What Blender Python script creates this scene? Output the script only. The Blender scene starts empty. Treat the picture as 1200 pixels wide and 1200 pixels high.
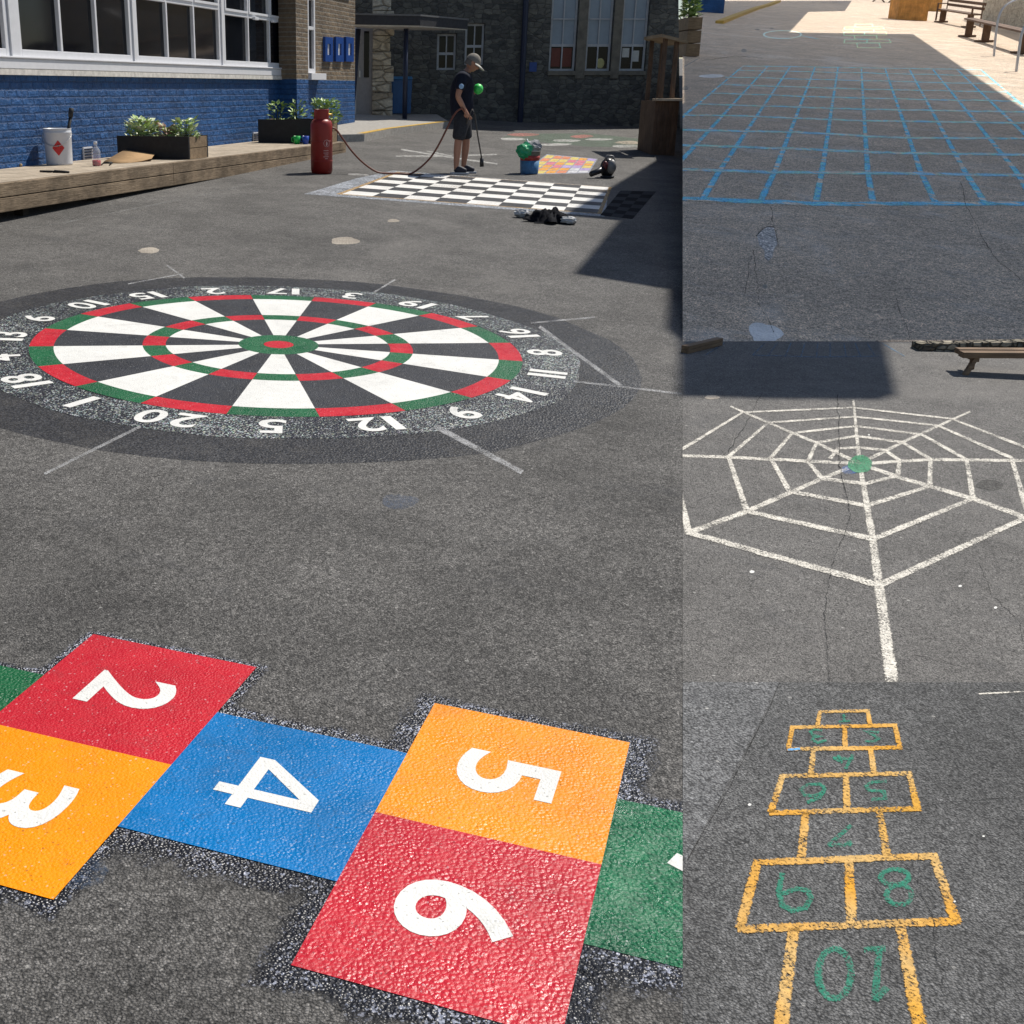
import bpy, bmesh, math, random
from mathutils import Vector, Matrix
random.seed(7)
SC = bpy.context.scene
COL = SC.collection
H = 1.72; F = 1380.0; PG = math.atan2(497, F)
cP, sP = math.cos(PG), math.sin(PG)
CAM = Vector((0, 0, H))
N = Vector((0.0385, -0.0352, 0.99864)).normalized()
_p, _r = .3803, .0415
_n = (math.sin(_r)*math.cos(_p), -math.cos(_r)*math.cos(_p), -math.sin(_p))
def c2w(X, Y, Z): return Vector((X, Z*cP - Y*sP, -Y*cP - Z*sP))
N = c2w(*_n).normalized()
def ray(x, y): return c2w((x-400)/F, (y-600)/F, 1.0)
G0 = Vector((0, 0, H)) - N*H          # foot point of the camera on the yard
def onp(x, y, P, n): 
    d = ray(x, y); return CAM + d*((P-CAM).dot(n)/d.dot(n))
LAY = .3      # paint layers lie a fraction of a millimetre to a few millimetres apart
def gp(x, y, e=0.0): return onp(x, y, G0, N) + N*e*LAY
def onz(x, y, z): return onp(x, y, Vector((0, 0, z)), Vector((0, 0, 1)))
def prj(P):
    q = P-CAM; Z = q.y*cP - q.z*sP; Y = -(q.z*cP + q.y*sP)
    return 400+F*q.x/Z, 600+F*Y/Z
def gz(x, y): return G0.z - (N.x*(x-G0.x) + N.y*(y-G0.y))/N.z
EX = Vector((1, 0, -N.x/N.z)).normalized(); EY = N.cross(EX)
def L2W(a, b, e=0.0): return CAM - N*H + EX*a + EY*b + N*e*LAY
def W2L(P): q = P-CAM; return q.dot(EX), q.dot(EY)
# ramp: hinges on the yard along the line seen at row 400
RA = gp(800, 400); RB = gp(1240, 400); RD = ray(1000, -32).normalized()
RN = (RB-RA).cross(RD).normalized()
if RN.z < 0: RN = -RN
def rp(x, y, e=0.0): return onp(x, y, RA, RN) + RN*e*LAY
# planes of sight for joints between the resurfaced plots
def cutplane(x0, y0, x1, y1): return ray(x0, y0).cross(ray(x1, y1)).normalized()
SUN = Vector((.9, .8, 1.75)).normalized()

# ---------------------------------------------------------------- materials
MATS = {}
class NT:
    def __init__(s, name):
        s.m = bpy.data.materials.new(name); s.m.use_nodes = True
        s.t = s.m.node_tree; s.t.nodes.clear()
        s.out = s.n('ShaderNodeOutputMaterial')
    def n(s, typ, **kw):
        a = s.t.nodes.new(typ)
        for k, v in kw.items(): setattr(a, k, v)
        return a
    def l(s, a, b): s.t.links.new(a, b)
    def pos(s, scale=(1, 1, 1), obj=False):
        if obj: o = s.n('ShaderNodeTexCoord').outputs['Object']
        else: o = s.n('ShaderNodeNewGeometry').outputs['Position']
        if scale == (1, 1, 1): return o
        mp = s.n('ShaderNodeMapping'); mp.inputs['Scale'].default_value = scale
        s.l(o, mp.inputs['Vector']); return mp.outputs[0]
    def noise(s, v, scale, detail=2, rough=.5, dist=0):
        a = s.n('ShaderNodeTexNoise'); a.inputs['Scale'].default_value = scale
        a.inputs['Detail'].default_value = detail; a.inputs['Roughness'].default_value = rough
        a.inputs['Distortion'].default_value = dist
        s.l(v, a.inputs['Vector']); return a.outputs['Fac']
    def edge(s):
        a = s.n('ShaderNodeAttribute'); a.attribute_name = 'edge'
        return s.math('SUBTRACT', 1.0, s.math('ABSOLUTE', s.math('SUBTRACT', s.math('MULTIPLY', a.outputs['Fac'], 2.0), 1.0)))
    def voro(s, v, scale, feature='F1', out='Distance', rnd=1):
        a = s.n('ShaderNodeTexVoronoi', feature=feature); a.inputs['Scale'].default_value = scale
        a.inputs['Randomness'].default_value = rnd
        s.l(v, a.inputs['Vector']); return a.outputs[out]
    def ramp(s, f, stops):
        a = s.n('ShaderNodeValToRGB'); e = a.color_ramp.elements
        while len(e) < len(stops): e.new(.5)
        for i, (p, c) in enumerate(stops):
            e[i].position = p
            e[i].color = (c, c, c, 1) if not isinstance(c, (tuple, list)) else (*c, 1)
        s.l(f, a.inputs[0]); return a.outputs[0]
    def math(s, op, a, b=None, clamp=False):
        q = s.n('ShaderNodeMath', operation=op); q.use_clamp = clamp
        for i, v in enumerate((a, b)):
            if v is None: continue
            if isinstance(v, (int, float)): q.inputs[i].default_value = v
            else: s.l(v, q.inputs[i])
        return q.outputs[0]
    def mix(s, f, a, b, blend='MIX'):
        q = s.n('ShaderNodeMix', data_type='RGBA', blend_type=blend)
        if isinstance(f, (int, float)): q.inputs[0].default_value = f
        else: s.l(f, q.inputs[0])
        for i, v in ((6, a), (7, b)):
            if isinstance(v, (tuple, list)): q.inputs[i].default_value = (*v[:3], 1)
            else: s.l(v, q.inputs[i])
        return q.outputs[2]
    def bump(s, h, strength, dist, prev=None):
        b = s.n('ShaderNodeBump'); b.inputs['Strength'].default_value = strength
        b.inputs['Distance'].default_value = dist; s.l(h, b.inputs['Height'])
        if prev: s.l(prev, b.inputs['Normal'])
        return b.outputs[0]
    def bsdf(s, color, rough=.6, normal=None, spec=.5, metal=0, alpha=None, emis=None, trans=0):
        b = s.n('ShaderNodeBsdfPrincipled')
        def put(k, v):
            if isinstance(v, (int, float)): b.inputs[k].default_value = v
            elif isinstance(v, (tuple, list)): b.inputs[k].default_value = (*v[:3], 1)
            else: s.l(v, b.inputs[k])
        put('Base Color', color); put('Roughness', rough); put('Specular IOR Level', spec); put('Metallic', metal)
        if normal: s.l(normal, b.inputs['Normal'])
        if trans: put('Transmission Weight', trans)
        if alpha is not None:
            t = s.n('ShaderNodeBsdfTransparent'); mx = s.n('ShaderNodeMixShader')
            if isinstance(alpha, (int, float)): mx.inputs[0].default_value = alpha
            else: s.l(alpha, mx.inputs[0])
            s.l(t.outputs[0], mx.inputs[1]); s.l(b.outputs[0], mx.inputs[2]); s.l(mx.outputs[0], s.out.inputs[0])
        else: s.l(b.outputs[0], s.out.inputs[0])
        return s.m

def asphalt(name, col, grain=130, warm=(1.06, 1.0, .92), lo=.35, hi=2.3, bumpk=.9, blot=.35, con=.85):
    t = NT(name); p0 = t.pos()
    wz = t.n('ShaderNodeTexNoise'); wz.inputs['Scale'].default_value = grain*.55; wz.inputs['Detail'].default_value = 2; t.l(p0, wz.inputs['Vector'])
    wm = t.n('ShaderNodeMix', data_type='VECTOR'); wm.inputs[0].default_value = .9/grain
    t.l(p0, wm.inputs[4]); t.l(wz.outputs['Color'], wm.inputs[5]); pw = wm.outputs[1]; p = p0
    v1 = t.voro(pw, grain, out='Color'); d1 = t.voro(pw, grain)
    v2 = t.voro(pw, grain*.47, out='Color'); b2 = t.n('ShaderNodeRGBToBW'); t.l(v2, b2.inputs[0])
    n1 = t.noise(p, grain*1.7, 3, .7); n2 = t.noise(p, 1.3, 5, .6); n3 = t.noise(p, 9, 4, .65)
    bw = t.n('ShaderNodeRGBToBW'); t.l(v1, bw.inputs[0])
    g = t.ramp(bw.outputs[0], [(0.0, 1-(1-lo)*con), (.35, 1-.3*con), (.6, 1.0), (.85, 1+.35*con), (1.0, 1+(hi-1)*con)])
    base = t.mix(1.0, (col*warm[0], col*warm[1], col*warm[2]), g, 'MULTIPLY')
    base = t.mix(1.0, base, t.ramp(d1, [(.12, 1.2), (.45, .98), (.75, .4)]), 'MULTIPLY')
    base = t.mix(1.0, base, t.ramp(b2.outputs[0], [(.1, 1-.38*con), (.5, 1.0), (.9, 1+.42*con)]), 'MULTIPLY')
    base = t.mix(1.0, base, t.ramp(n1, [(.35, 1-.42*con), (.65, 1+.42*con)]), 'MULTIPLY')
    base = t.mix(1.0, base, t.ramp(n2, [(.25, 1-blot), (.75, 1+blot)]), 'MULTIPLY')
    base = t.mix(1.0, base, t.ramp(n3, [(.25, .82), (.75, 1.18)]), 'MULTIPLY')
    n4 = t.noise(p, .45, 6, .7, 1.5)
    base = t.mix(t.ramp(n4, [(.54, 0), (.72, .4)]), base, (col*1.6, col*1.5, col*1.38))
    n5 = t.noise(p, 2.7, 7, .75, .8)
    base = t.mix(t.ramp(n5, [(.56, 0), (.7, .45)]), base, (col*.42, col*.42, col*.44))
    st = t.voro(p, 26, out='Color'); sw = t.n('ShaderNodeRGBToBW'); t.l(st, sw.inputs[0])
    sd = t.voro(p, 26)
    base = t.mix(t.math('MULTIPLY', t.ramp(sw.outputs[0], [(.84, 0), (.86, 1)]), t.ramp(sd, [(.10, .7), (.17, 0)])), base, (col*3, col*2.9, col*2.7))
    h = t.math('ADD', t.math('MULTIPLY', d1, -1.0), t.math('MULTIPLY', n1, .8))
    nb = t.bump(h, bumpk, .006)
    nb = t.bump(n3, .25, .02, nb)
    return t.bsdf(base, .82, nb, .35)

def paint(name, col, bumpk=.6, rough=.38, grain=55, spec=.5, var=.12, worn=0.0, bd=.012):
    t = NT(name); p = t.pos()
    n1 = t.noise(p, grain, 3, .6); n2 = t.noise(p, grain*3.2, 2, .6); n3 = t.noise(p, 3, 4, .6)
    v = t.voro(p, grain*1.15)
    c = t.mix(1.0, col, t.ramp(n3, [(.3, 1-var), (.7, 1+var)]), 'MULTIPLY')
    c = t.mix(1.0, c, t.ramp(n2, [(.3, 1-var*.8), (.7, 1+var*.8)]), 'MULTIPLY')
    dirt = t.noise(p, 7, 7, .72, .6)
    c = t.mix(t.ramp(dirt, [(.56, 0), (.78, .38)]), c, (.07, .065, .06))
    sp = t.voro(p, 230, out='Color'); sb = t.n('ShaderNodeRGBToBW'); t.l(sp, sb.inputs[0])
    c = t.mix(t.ramp(sb.outputs[0], [(.90, 0), (.92, .3)]), c, (.7, .7, .7))  # white specks: sparkle of glass beads painted into the colour
    c = t.mix(t.ramp(sb.outputs[0], [(.08, .45), (.11, 0)]), c, (.03, .03, .03))
    amp = t.ramp(t.noise(p, 11, 3, .6), [(.3, .45), (.7, 1.25)])
    h = t.math('ADD', t.math('MULTIPLY', t.math('MULTIPLY', v, amp), -1.0), t.math('ADD', t.math('MULTIPLY', n1, .75), t.math('MULTIPLY', n2, .3)))
    nb = t.bump(h, bumpk, bd)
    al = None
    if worn: al = t.ramp(t.math('ADD', t.noise(p, 110, 3, .7), t.math('MULTIPLY', t.math('SUBTRACT', t.noise(p, 1.6, 3), .5), .5)), [(worn-.08, 0), (worn+.04, 1)])
    rg = t.ramp(t.noise(p, 18, 4, .6), [(.3, max(.1, rough-.1)), (.7, min(1, rough+.22))])
    return t.bsdf(c, rg, nb, spec, alpha=al)

def chalk(name, cols, cover=.45, scale=170, soft=.14, big=8, amax=1.0):
    """thin worn paint: the asphalt shows through between the stones it caught on"""
    t = NT(name); p = t.pos()
    f = t.math('ADD', t.noise(p, scale, 3, .7), t.math('MULTIPLY', t.math('SUBTRACT', t.noise(p, big, 3, .6), .5), .45))
    f = t.math('SUBTRACT', f, t.ramp(t.edge(), [(0.0, .30), (.3, .05), (.5, 0)]))
    al = t.ramp(f, [(cover-soft, 0), (cover+soft, amax)])
    if len(cols) == 1: c = cols[0]
    else:
        st = [(.36+.28*i/(len(cols)-1), q) for i, q in enumerate(cols)]
        c = t.ramp(t.noise(p, 2.2, 2, .5), st)
    c = t.mix(1.0, c, t.ramp(t.noise(p, 60, 2), [(.3, .8), (.7, 1.15)]), 'MULTIPLY')
    return t.bsdf(c, .8, t.bump(t.noise(p, 200, 2), .5, .003), .3, alpha=al)

def speckle(name, dark, light, frac=.55, scale=220, alpha=.9, big=3, col=False, fray=.9):
    """spilt reflective beads and melted primer on the tarmac"""
    t = NT(name); p = t.pos()
    v = t.voro(p, scale, out='Color'); bw = t.n('ShaderNodeRGBToBW'); t.l(v, bw.inputs[0])
    f = t.math('ADD', bw.outputs[0], t.math('MULTIPLY', t.math('SUBTRACT', t.noise(p, big, 4, .65), .5), .8))
    c = t.ramp(f, [(frac-.1, dark), (frac+.08, light)])
    if col:
        c = t.mix(.35, c, t.mix(1.0, c, v, 'MULTIPLY'))
    al = t.math('MULTIPLY', t.ramp(t.noise(p, big*1.6, 4, .7), [(.2, .35), (.5, 1)]), alpha)
    fe = t.math('ADD', t.edge(), t.math('MULTIPLY', t.math('SUBTRACT', t.noise(p, 14, 5, .7), .5), fray))
    al = t.math('MULTIPLY', al, t.ramp(fe, [(.08, 0), (.62, 1)]))
    nb = t.bump(t.voro(p, scale*.7), .9, .005)
    return t.bsdf(c, .35, nb, .6, alpha=al)

def plain(name, col, rough=.55, spec=.5, metal=0, var=.12, scale=14, bumpk=.0, bs=60):
    t = NT(name); p = t.pos(obj=True)
    c = t.mix(1.0, col, t.ramp(t.noise(p, scale, 4, .65), [(.3, 1-var), (.7, 1+var)]), 'MULTIPLY')
    nb = t.bump(t.noise(p, bs, 3), bumpk, .01) if bumpk else None
    return t.bsdf(c, rough, nb, spec, metal)

def wood(name, c0, c1, axis='X', grain=6, rough=.75, dirt=.4):
    t = NT(name); s = {'X': (1, 12, 12), 'Y': (12, 1, 12), 'Z': (12, 12, 1)}[axis]
    p = t.pos(tuple(q*grain/6 for q in s), obj=True); p0 = t.pos(obj=True)
    n = t.noise(p, 3, 5, .65, .8)
    c = t.ramp(n, [(.3, c0), (.7, c1)])
    c = t.mix(1.0, c, t.ramp(t.noise(p0, 2.5, 5, .7), [(.3, 1-dirt), (.65, 1.12)]), 'MULTIPLY')
    return t.bsdf(c, rough, t.bump(n, .5, .01), .3)

def brick(name, c1, c2, mortar, bw=.215, bh=.075, ms=.012, bumpk=.9, rough=.75, wob=.4):
    t = NT(name); o = t.pos(obj=True)
    sx = t.n('ShaderNodeSeparateXYZ'); t.l(o, sx.inputs[0])
    cx = t.n('ShaderNodeCombineXYZ'); t.l(sx.outputs[0], cx.inputs[0]); t.l(sx.outputs[2], cx.inputs[1])
    nz = t.n('ShaderNodeTexNoise'); nz.inputs['Scale'].default_value = 9; t.l(o, nz.inputs['Vector'])
    sub = t.n('ShaderNodeVectorMath', operation='SUBTRACT'); t.l(nz.outputs['Color'], sub.inputs[0]); sub.inputs[1].default_value = (.5, .5, .5)
    scl = t.n('ShaderNodeVectorMath', operation='SCALE'); t.l(sub.outputs[0], scl.inputs[0]); scl.inputs['Scale'].default_value = .05*wob
    add = t.n('ShaderNodeVectorMath', operation='ADD'); t.l(cx.outputs[0], add.inputs[0]); t.l(scl.outputs[0], add.inputs[1])
    b = t.n('ShaderNodeTexBrick'); t.l(add.outputs[0], b.inputs['Vector'])
    b.inputs['Color1'].default_value = (*c1, 1); b.inputs['Color2'].default_value = (*c2, 1); b.inputs['Mortar'].default_value = (*mortar, 1)
    b.inputs['Scale'].default_value = 1; b.inputs['Brick Width'].default_value = bw; b.inputs['Row Height'].default_value = bh
    b.inputs['Mortar Size'].default_value = ms; b.inputs['Mortar Smooth'].default_value = .4; b.inputs['Bias'].default_value = 0
    n = t.noise(o, 22, 5, .7); n2 = t.noise(o, 1.4, 4, .6)
    c = t.mix(1.0, b.outputs['Color'], t.ramp(n, [(.3, .75), (.7, 1.25)]), 'MULTIPLY')
    c = t.mix(1.0, c, t.ramp(n2, [(.3, .72), (.7, 1.22)]), 'MULTIPLY')
    n6 = t.noise(o, 5, 7, .75)
    c = t.mix(t.ramp(n6, [(.6, 0), (.72, .35)]), c, (.22, .23, .25))
    h = t.math('ADD', t.math('MULTIPLY', b.outputs['Fac'], -1.0), t.math('MULTIPLY', n, .9))
    vb = t.voro(o, 6)
    h = t.math('ADD', h, t.math('MULTIPLY', vb, .6))
    h = t.math('ADD', h, t.math('MULTIPLY', t.noise(o, 8, 4, .6), 1.2))
    return t.bsdf(c, rough, t.bump(h, bumpk, .035), .35)

def rubble(name, cols, mortar, sc=3.0, bumpk=.9, rough=.9):
    t = NT(name); o = t.pos((.62, .62, 1.15), obj=True)
    nz = t.n('ShaderNodeTexNoise'); nz.inputs['Scale'].default_value = 2.2; t.l(o, nz.inputs['Vector'])
    mx = t.n('ShaderNodeMix', data_type='VECTOR'); mx.inputs[0].default_value = .06
    t.l(o, mx.inputs[4]); t.l(nz.outputs['Color'], mx.inputs[5]); vec = mx.outputs[1]
    a = t.n('ShaderNodeTexVoronoi', feature='F1', distance='CHEBYCHEV'); a.inputs['Scale'].default_value = sc; a.inputs['Randomness'].default_value = .75
    e = t.n('ShaderNodeTexVoronoi', feature='DISTANCE_TO_EDGE'); e.inputs['Scale'].default_value = sc; e.inputs['Randomness'].default_value = .75
    t.l(vec, a.inputs['Vector']); t.l(vec, e.inputs['Vector'])
    bw = t.n('ShaderNodeRGBToBW'); t.l(a.outputs['Color'], bw.inputs[0])
    c = t.ramp(bw.outputs[0], [(.1+.8*i/(len(cols)-1), q) for i, q in enumerate(cols)])
    n = t.noise(o, 14, 5, .7)
    c = t.mix(1.0, c, t.ramp(n, [(.3, .6), (.7, 1.35)]), 'MULTIPLY')
    edge = t.ramp(e.outputs['Distance'], [(.01, .8), (.05, 0)])
    c = t.mix(edge, c, mortar)
    h = t.math('ADD', t.ramp(e.outputs['Distance'], [(0, 0), (.12, 1)]), t.math('MULTIPLY', n, .5))
    return t.bsdf(c, rough, t.bump(h, bumpk, .05), .25)

# ---------------------------------------------------------------- mesh helpers
def mk(name, verts, faces, mat, parent=None, smooth=False, M=None):
    me = bpy.data.meshes.new(name); me.from_pydata([tuple(v) for v in verts], [], faces); me.update()
    o = bpy.data.objects.new(name, me); COL.objects.link(o)
    if mat: me.materials.append(mat)
    if smooth:
        for f in me.polygons: f.use_smooth = True
    if M is not None: o.matrix_world = M
    if parent: o.parent = parent; o.matrix_parent_inverse = parent_inv(parent)
    return o
def tag(o, label, cat, group=None, kind=None):
    if label: o['label'] = label
    if cat: o['category'] = cat
    if group: o['group'] = group
    if kind: o['kind'] = kind
    return o
def empty(name, loc, label, cat, group=None, rot=None):
    o = bpy.data.objects.new(name, None); o.empty_display_size = .1; COL.objects.link(o)
    o.location = loc
    if rot is not None: o.rotation_euler = (0, 0, rot)
    return tag(o, label, cat, group)
class MB:
    def __init__(s): s.v = []; s.f = []; s.e = {}
    def add(s, vs, fs):
        k = len(s.v); s.v += [Vector(q) for q in vs]; s.f += [tuple(i+k for i in f) for f in fs]; return s
    def box(s, x0, x1, y0, y1, z0, z1, M=None, taper=(0, 0)):
        tx, ty = taper
        vs = [Vector(q) for q in ((x0, y0, z0), (x1, y0, z0), (x1, y1, z0), (x0, y1, z0), (x0+tx, y0+ty, z1), (x1-tx, y0+ty, z1), (x1-tx, y1-ty, z1), (x0+tx, y1-ty, z1))]
        if M: vs = [M @ q for q in vs]
        return s.add(vs, [(0, 3, 2, 1), (4, 5, 6, 7), (0, 1, 5, 4), (1, 2, 6, 5), (2, 3, 7, 6), (3, 0, 4, 7)])
    def prism(s, pts, up):
        n = len(pts); pts = [Vector(q) for q in pts]; u = Vector(up)
        s.add(pts + [q+u for q in pts], [tuple(range(n-1, -1, -1)), tuple(range(n, 2*n))] + [(i, (i+1) % n, n+(i+1) % n, n+i) for i in range(n)])
        return s
    def tube(s, pts, rad, seg=8, cap=True):
        pts = [Vector(q) for q in pts]; n = len(pts)
        rs = rad if isinstance(rad, (list, tuple)) else [rad]*n
        k = len(s.v); prev = None
        for i, q in enumerate(pts):
            d = (pts[min(i+1, n-1)]-pts[max(i-1, 0)]).normalized()
            a = prev if prev is not None else (Vector((0, 0, 1)) if abs(d.z) < .9 else Vector((1, 0, 0)))
            u = (a - d*a.dot(d)).normalized(); w = d.cross(u); prev = u
            for j in range(seg):
                t = 2*math.pi*j/seg; s.v.append(q + (u*math.cos(t)+w*math.sin(t))*rs[i])
        for i in range(n-1):
            for j in range(seg):
                a, b = k+i*seg+j, k+i*seg+(j+1) % seg
                s.f.append((a, b, b+seg, a+seg))
        if cap:
            s.f.append(tuple(k+j for j in range(seg-1, -1, -1))); s.f.append(tuple(k+(n-1)*seg+j for j in range(seg)))
        return s
    def lathe(s, prof, seg=24, c=(0, 0, 0), M=None):
        k = len(s.v); n = len(prof); c = Vector(c)
        for r, z in prof:
            for j in range(seg):
                t = 2*math.pi*j/seg; q = Vector((r*math.cos(t), r*math.sin(t), z))+c
                s.v.append(M @ q if M else q)
        for i in range(n-1):
            for j in range(seg):
                a, b = k+i*seg+j, k+i*seg+(j+1) % seg
                s.f.append((a, b, b+seg, a+seg))
        s.f.append(tuple(k+j for j in range(seg-1, -1, -1))); s.f.append(tuple(k+(n-1)*seg+j for j in range(seg)))
        return s
    def ball(s, c, r, seg=12, rings=8, scale=(1, 1, 1), M=None, jit=0):
        prof = []
        k = len(s.v); c = Vector(c)
        for i in range(rings+1):
            a = math.pi*i/rings
            for j in range(seg):
                t = 2*math.pi*j/seg; rr = r*(1+random.uniform(-jit, jit))
                q = Vector((rr*math.sin(a)*math.cos(t)*scale[0], rr*math.sin(a)*math.sin(t)*scale[1], -rr*math.cos(a)*scale[2]))
                if M: q = M @ q
                s.v.append(q+c)
        for i in range(rings):
            for j in range(seg):
                a, b = k+i*seg+j, k+i*seg+(j+1) % seg
                s.f.append((a, b, b+seg, a+seg))
        return s
    def build(s, name, mat, parent=None, smooth=False, M=None, bevel=0, clip=None):
        if clip or bevel:
            bm = bmesh.new(); ly = bm.verts.layers.float.new('edge'); vs = [bm.verts.new(q) for q in s.v]
            for i, q in enumerate(vs): q[ly] = s.e.get(i, .5)
            for f in s.f:
                try: bm.faces.new([vs[i] for i in f])
                except ValueError: pass
            for n in (clip or []):
                bmesh.ops.bisect_plane(bm, geom=bm.verts[:]+bm.edges[:]+bm.faces[:], plane_co=CAM, plane_no=n, clear_outer=True)
            if bevel:
                bmesh.ops.bevel(bm, geom=bm.edges[:], offset=bevel, segments=2, affect='EDGES', profile=.6)
            me = bpy.data.meshes.new(name); bm.to_mesh(me); bm.free()
            o = bpy.data.objects.new(name, me); COL.objects.link(o)
            if mat: me.materials.append(mat)
            if M is not None: o.matrix_world = M
        else:
            o = mk(name, s.v, s.f, mat, None, smooth, M)
            o.data.attributes.new('edge', 'FLOAT', 'POINT').data.foreach_set('value', [s.e.get(i, .5) for i in range(len(s.v))])
        if smooth:
            for f in o.data.polygons: f.use_smooth = True
        if parent:
            o.parent = parent; o.matrix_parent_inverse = parent_inv(parent)
        return o
def parent_inv(p):
    # world-space geometry under a placed parent (matrices built by hand: nothing is evaluated yet)
    return world_of(p).inverted()
def world_of(o):
    m = Matrix.LocRotScale(o.location, o.rotation_euler, o.scale)
    return (world_of(o.parent) @ o.matrix_parent_inverse @ m) if o.parent else m

def ribbon(pts, wf, ky=1.0, closed=False):
    """mitred strip in a plane: returns verts, faces; wf(x, y) is the strip's width"""
    P = [Vector((a, b/ky)) for a, b in pts]; n = len(P); out = []
    for i in range(n):
        if closed: a, b = P[i-1], P[(i+1) % n]
        else: a, b = P[max(i-1, 0)], P[min(i+1, n-1)]
        d1 = (P[i]-a); d2 = (b-P[i])
        if d1.length < 1e-9: d1 = d2
        if d2.length < 1e-9: d2 = d1
        d1.normalize(); d2.normalize()
        n1 = Vector((-d1.y, d1.x)); n2 = Vector((-d2.y, d2.x)); m = n1+n2
        if m.length < .2: m = n1
        m.normalize(); k = 1/max(m.dot(n1), .45); w = wf(*pts[i])/2
        out += [P[i]+m*w*k, P[i]-m*w*k]
    vs = [(q.x, q.y*ky) for q in out]
    fs = [(2*i, 2*i+1, (2*i+3) % (2*n), (2*i+2) % (2*n)) for i in range(n if closed else n-1)]
    return vs, fs
def arc(cx, cy, rx, ry, a0, a1, n=16):
    return [(cx+rx*math.cos(math.radians(a0+(a1-a0)*i/n)), cy+ry*math.sin(math.radians(a0+(a1-a0)*i/n))) for i in range(n+1)]
def subdiv(pts, step):
    o = []
    for (a, b), (c, d) in zip(pts[:-1], pts[1:]):
        k = max(1, int(math.hypot(c-a, d-b)/step))
        o += [(a+(c-a)*i/k, b+(d-b)*i/k) for i in range(k)]
    return o+[pts[-1]]
X800L = cutplane(800, 0, 800, 1200); 
if X800L.dot(ray(900, 600)) < 0: X800L = -X800L       # outer side = right of the joint
X800R = -X800L
def digit_mesh(ch, off=0.0):
    cu = bpy.data.curves.new('digit', 'FONT'); cu.body = ch; cu.size = 1; cu.resolution_u = 6; cu.offset = off
    o = bpy.data.objects.new('digit', cu); COL.objects.link(o)
    dg = bpy.context.evaluated_depsgraph_get(); me = bpy.data.meshes.new_from_object(o.evaluated_get(dg))
    vs = [v.co.copy() for v in me.vertices]; fs = [tuple(p.vertices) for p in me.polygons]
    bpy.data.objects.remove(o); bpy.data.curves.remove(cu); bpy.data.meshes.remove(me)
    x0 = min(v.x for v in vs); x1 = max(v.x for v in vs); y0 = min(v.y for v in vs); y1 = max(v.y for v in vs)
    return [((v.x-x0)/(x1-x0), (v.y-y0)/(y1-y0)) for v in vs], fs, (x1-x0)/(y1-y0)
# ---------------------------------------------------------------- materials in use
A_MAIN = asphalt('asphalt_yard', .145, grain=165, warm=(1.05, 1.0, .935))
A_WEB = asphalt('asphalt_web_plot', .178, con=.5, grain=190, warm=(1.05, 1, .94), blot=.2, bumpk=.7)
A_HOP = asphalt('asphalt_hopscotch_plot', .150, con=.6, grain=165, warm=(1.01, 1, .98), blot=.3, bumpk=.9)
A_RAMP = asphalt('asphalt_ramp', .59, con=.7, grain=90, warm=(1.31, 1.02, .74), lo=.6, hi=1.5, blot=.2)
A_STRIP = asphalt('asphalt_pale_strip', .195, con=.5, grain=140, warm=(1, 1, 1), blot=.2)
A_HALO = speckle('torched_tarmac', (.022, .022, .025), (.09, .088, .09), .66, 120, .62, 2, False, .15)
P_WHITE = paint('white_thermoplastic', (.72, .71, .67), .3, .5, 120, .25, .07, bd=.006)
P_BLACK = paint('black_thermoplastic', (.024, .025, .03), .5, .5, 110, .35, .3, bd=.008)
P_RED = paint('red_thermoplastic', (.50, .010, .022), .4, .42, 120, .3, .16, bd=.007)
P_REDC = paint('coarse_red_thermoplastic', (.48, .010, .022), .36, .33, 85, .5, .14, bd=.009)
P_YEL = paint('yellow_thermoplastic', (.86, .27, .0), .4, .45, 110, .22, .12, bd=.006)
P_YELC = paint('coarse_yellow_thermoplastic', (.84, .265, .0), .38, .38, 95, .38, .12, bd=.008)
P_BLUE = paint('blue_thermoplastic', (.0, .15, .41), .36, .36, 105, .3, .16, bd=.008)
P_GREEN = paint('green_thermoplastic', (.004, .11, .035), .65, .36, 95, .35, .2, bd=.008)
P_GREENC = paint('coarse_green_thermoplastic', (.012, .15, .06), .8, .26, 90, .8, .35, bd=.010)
P_SPK = speckle('bead_speckle', (.03, .03, .036), (.6, .6, .63), .74, 140, .88, 1.3, True, .12)
P_SPKD = speckle('primer_speckle', (.012, .012, .016), (.34, .36, .44), .78, 190, .97, 4, False, 1.0)

# ---------------------------------------------------------------- ground sheets
def sheet(name, pts, mat, label=None):
    o = mk(name, pts, [tuple(range(len(pts)))], mat); return tag(o, label, None, None, 'structure')
def far(a, b): return Vector((a, b, gz(a, b)))
# the yard: one sheet that runs to the horizon
sheet('ground', [far(-400, -60), far(400, -60), far(400, 600), far(-400, 600)], A_MAIN, 'brown grey worn asphalt school yard')
def plot(name, px, mat, e, label): return sheet(name, [gp(x, y, e) for x, y in px], mat, label)
plot('web_plot_asphalt', [(800, 401), (1500, 401), (1500, 800), (800, 800)], A_WEB, .004, 'mid grey asphalt plot around the spider web')
plot('hopscotch_plot_asphalt', [(800, 800), (1500, 800), (1500, 1700), (800, 1700)], A_HOP, .004, 'dark grey asphalt plot under the yellow hopscotch')
plot('pale_asphalt_strip', [(800, 800), (913, 800), (905, 818), (868, 890), (800, 1017)], A_STRIP, .007, 'paler strip of older asphalt beside the yellow hopscotch')
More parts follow.
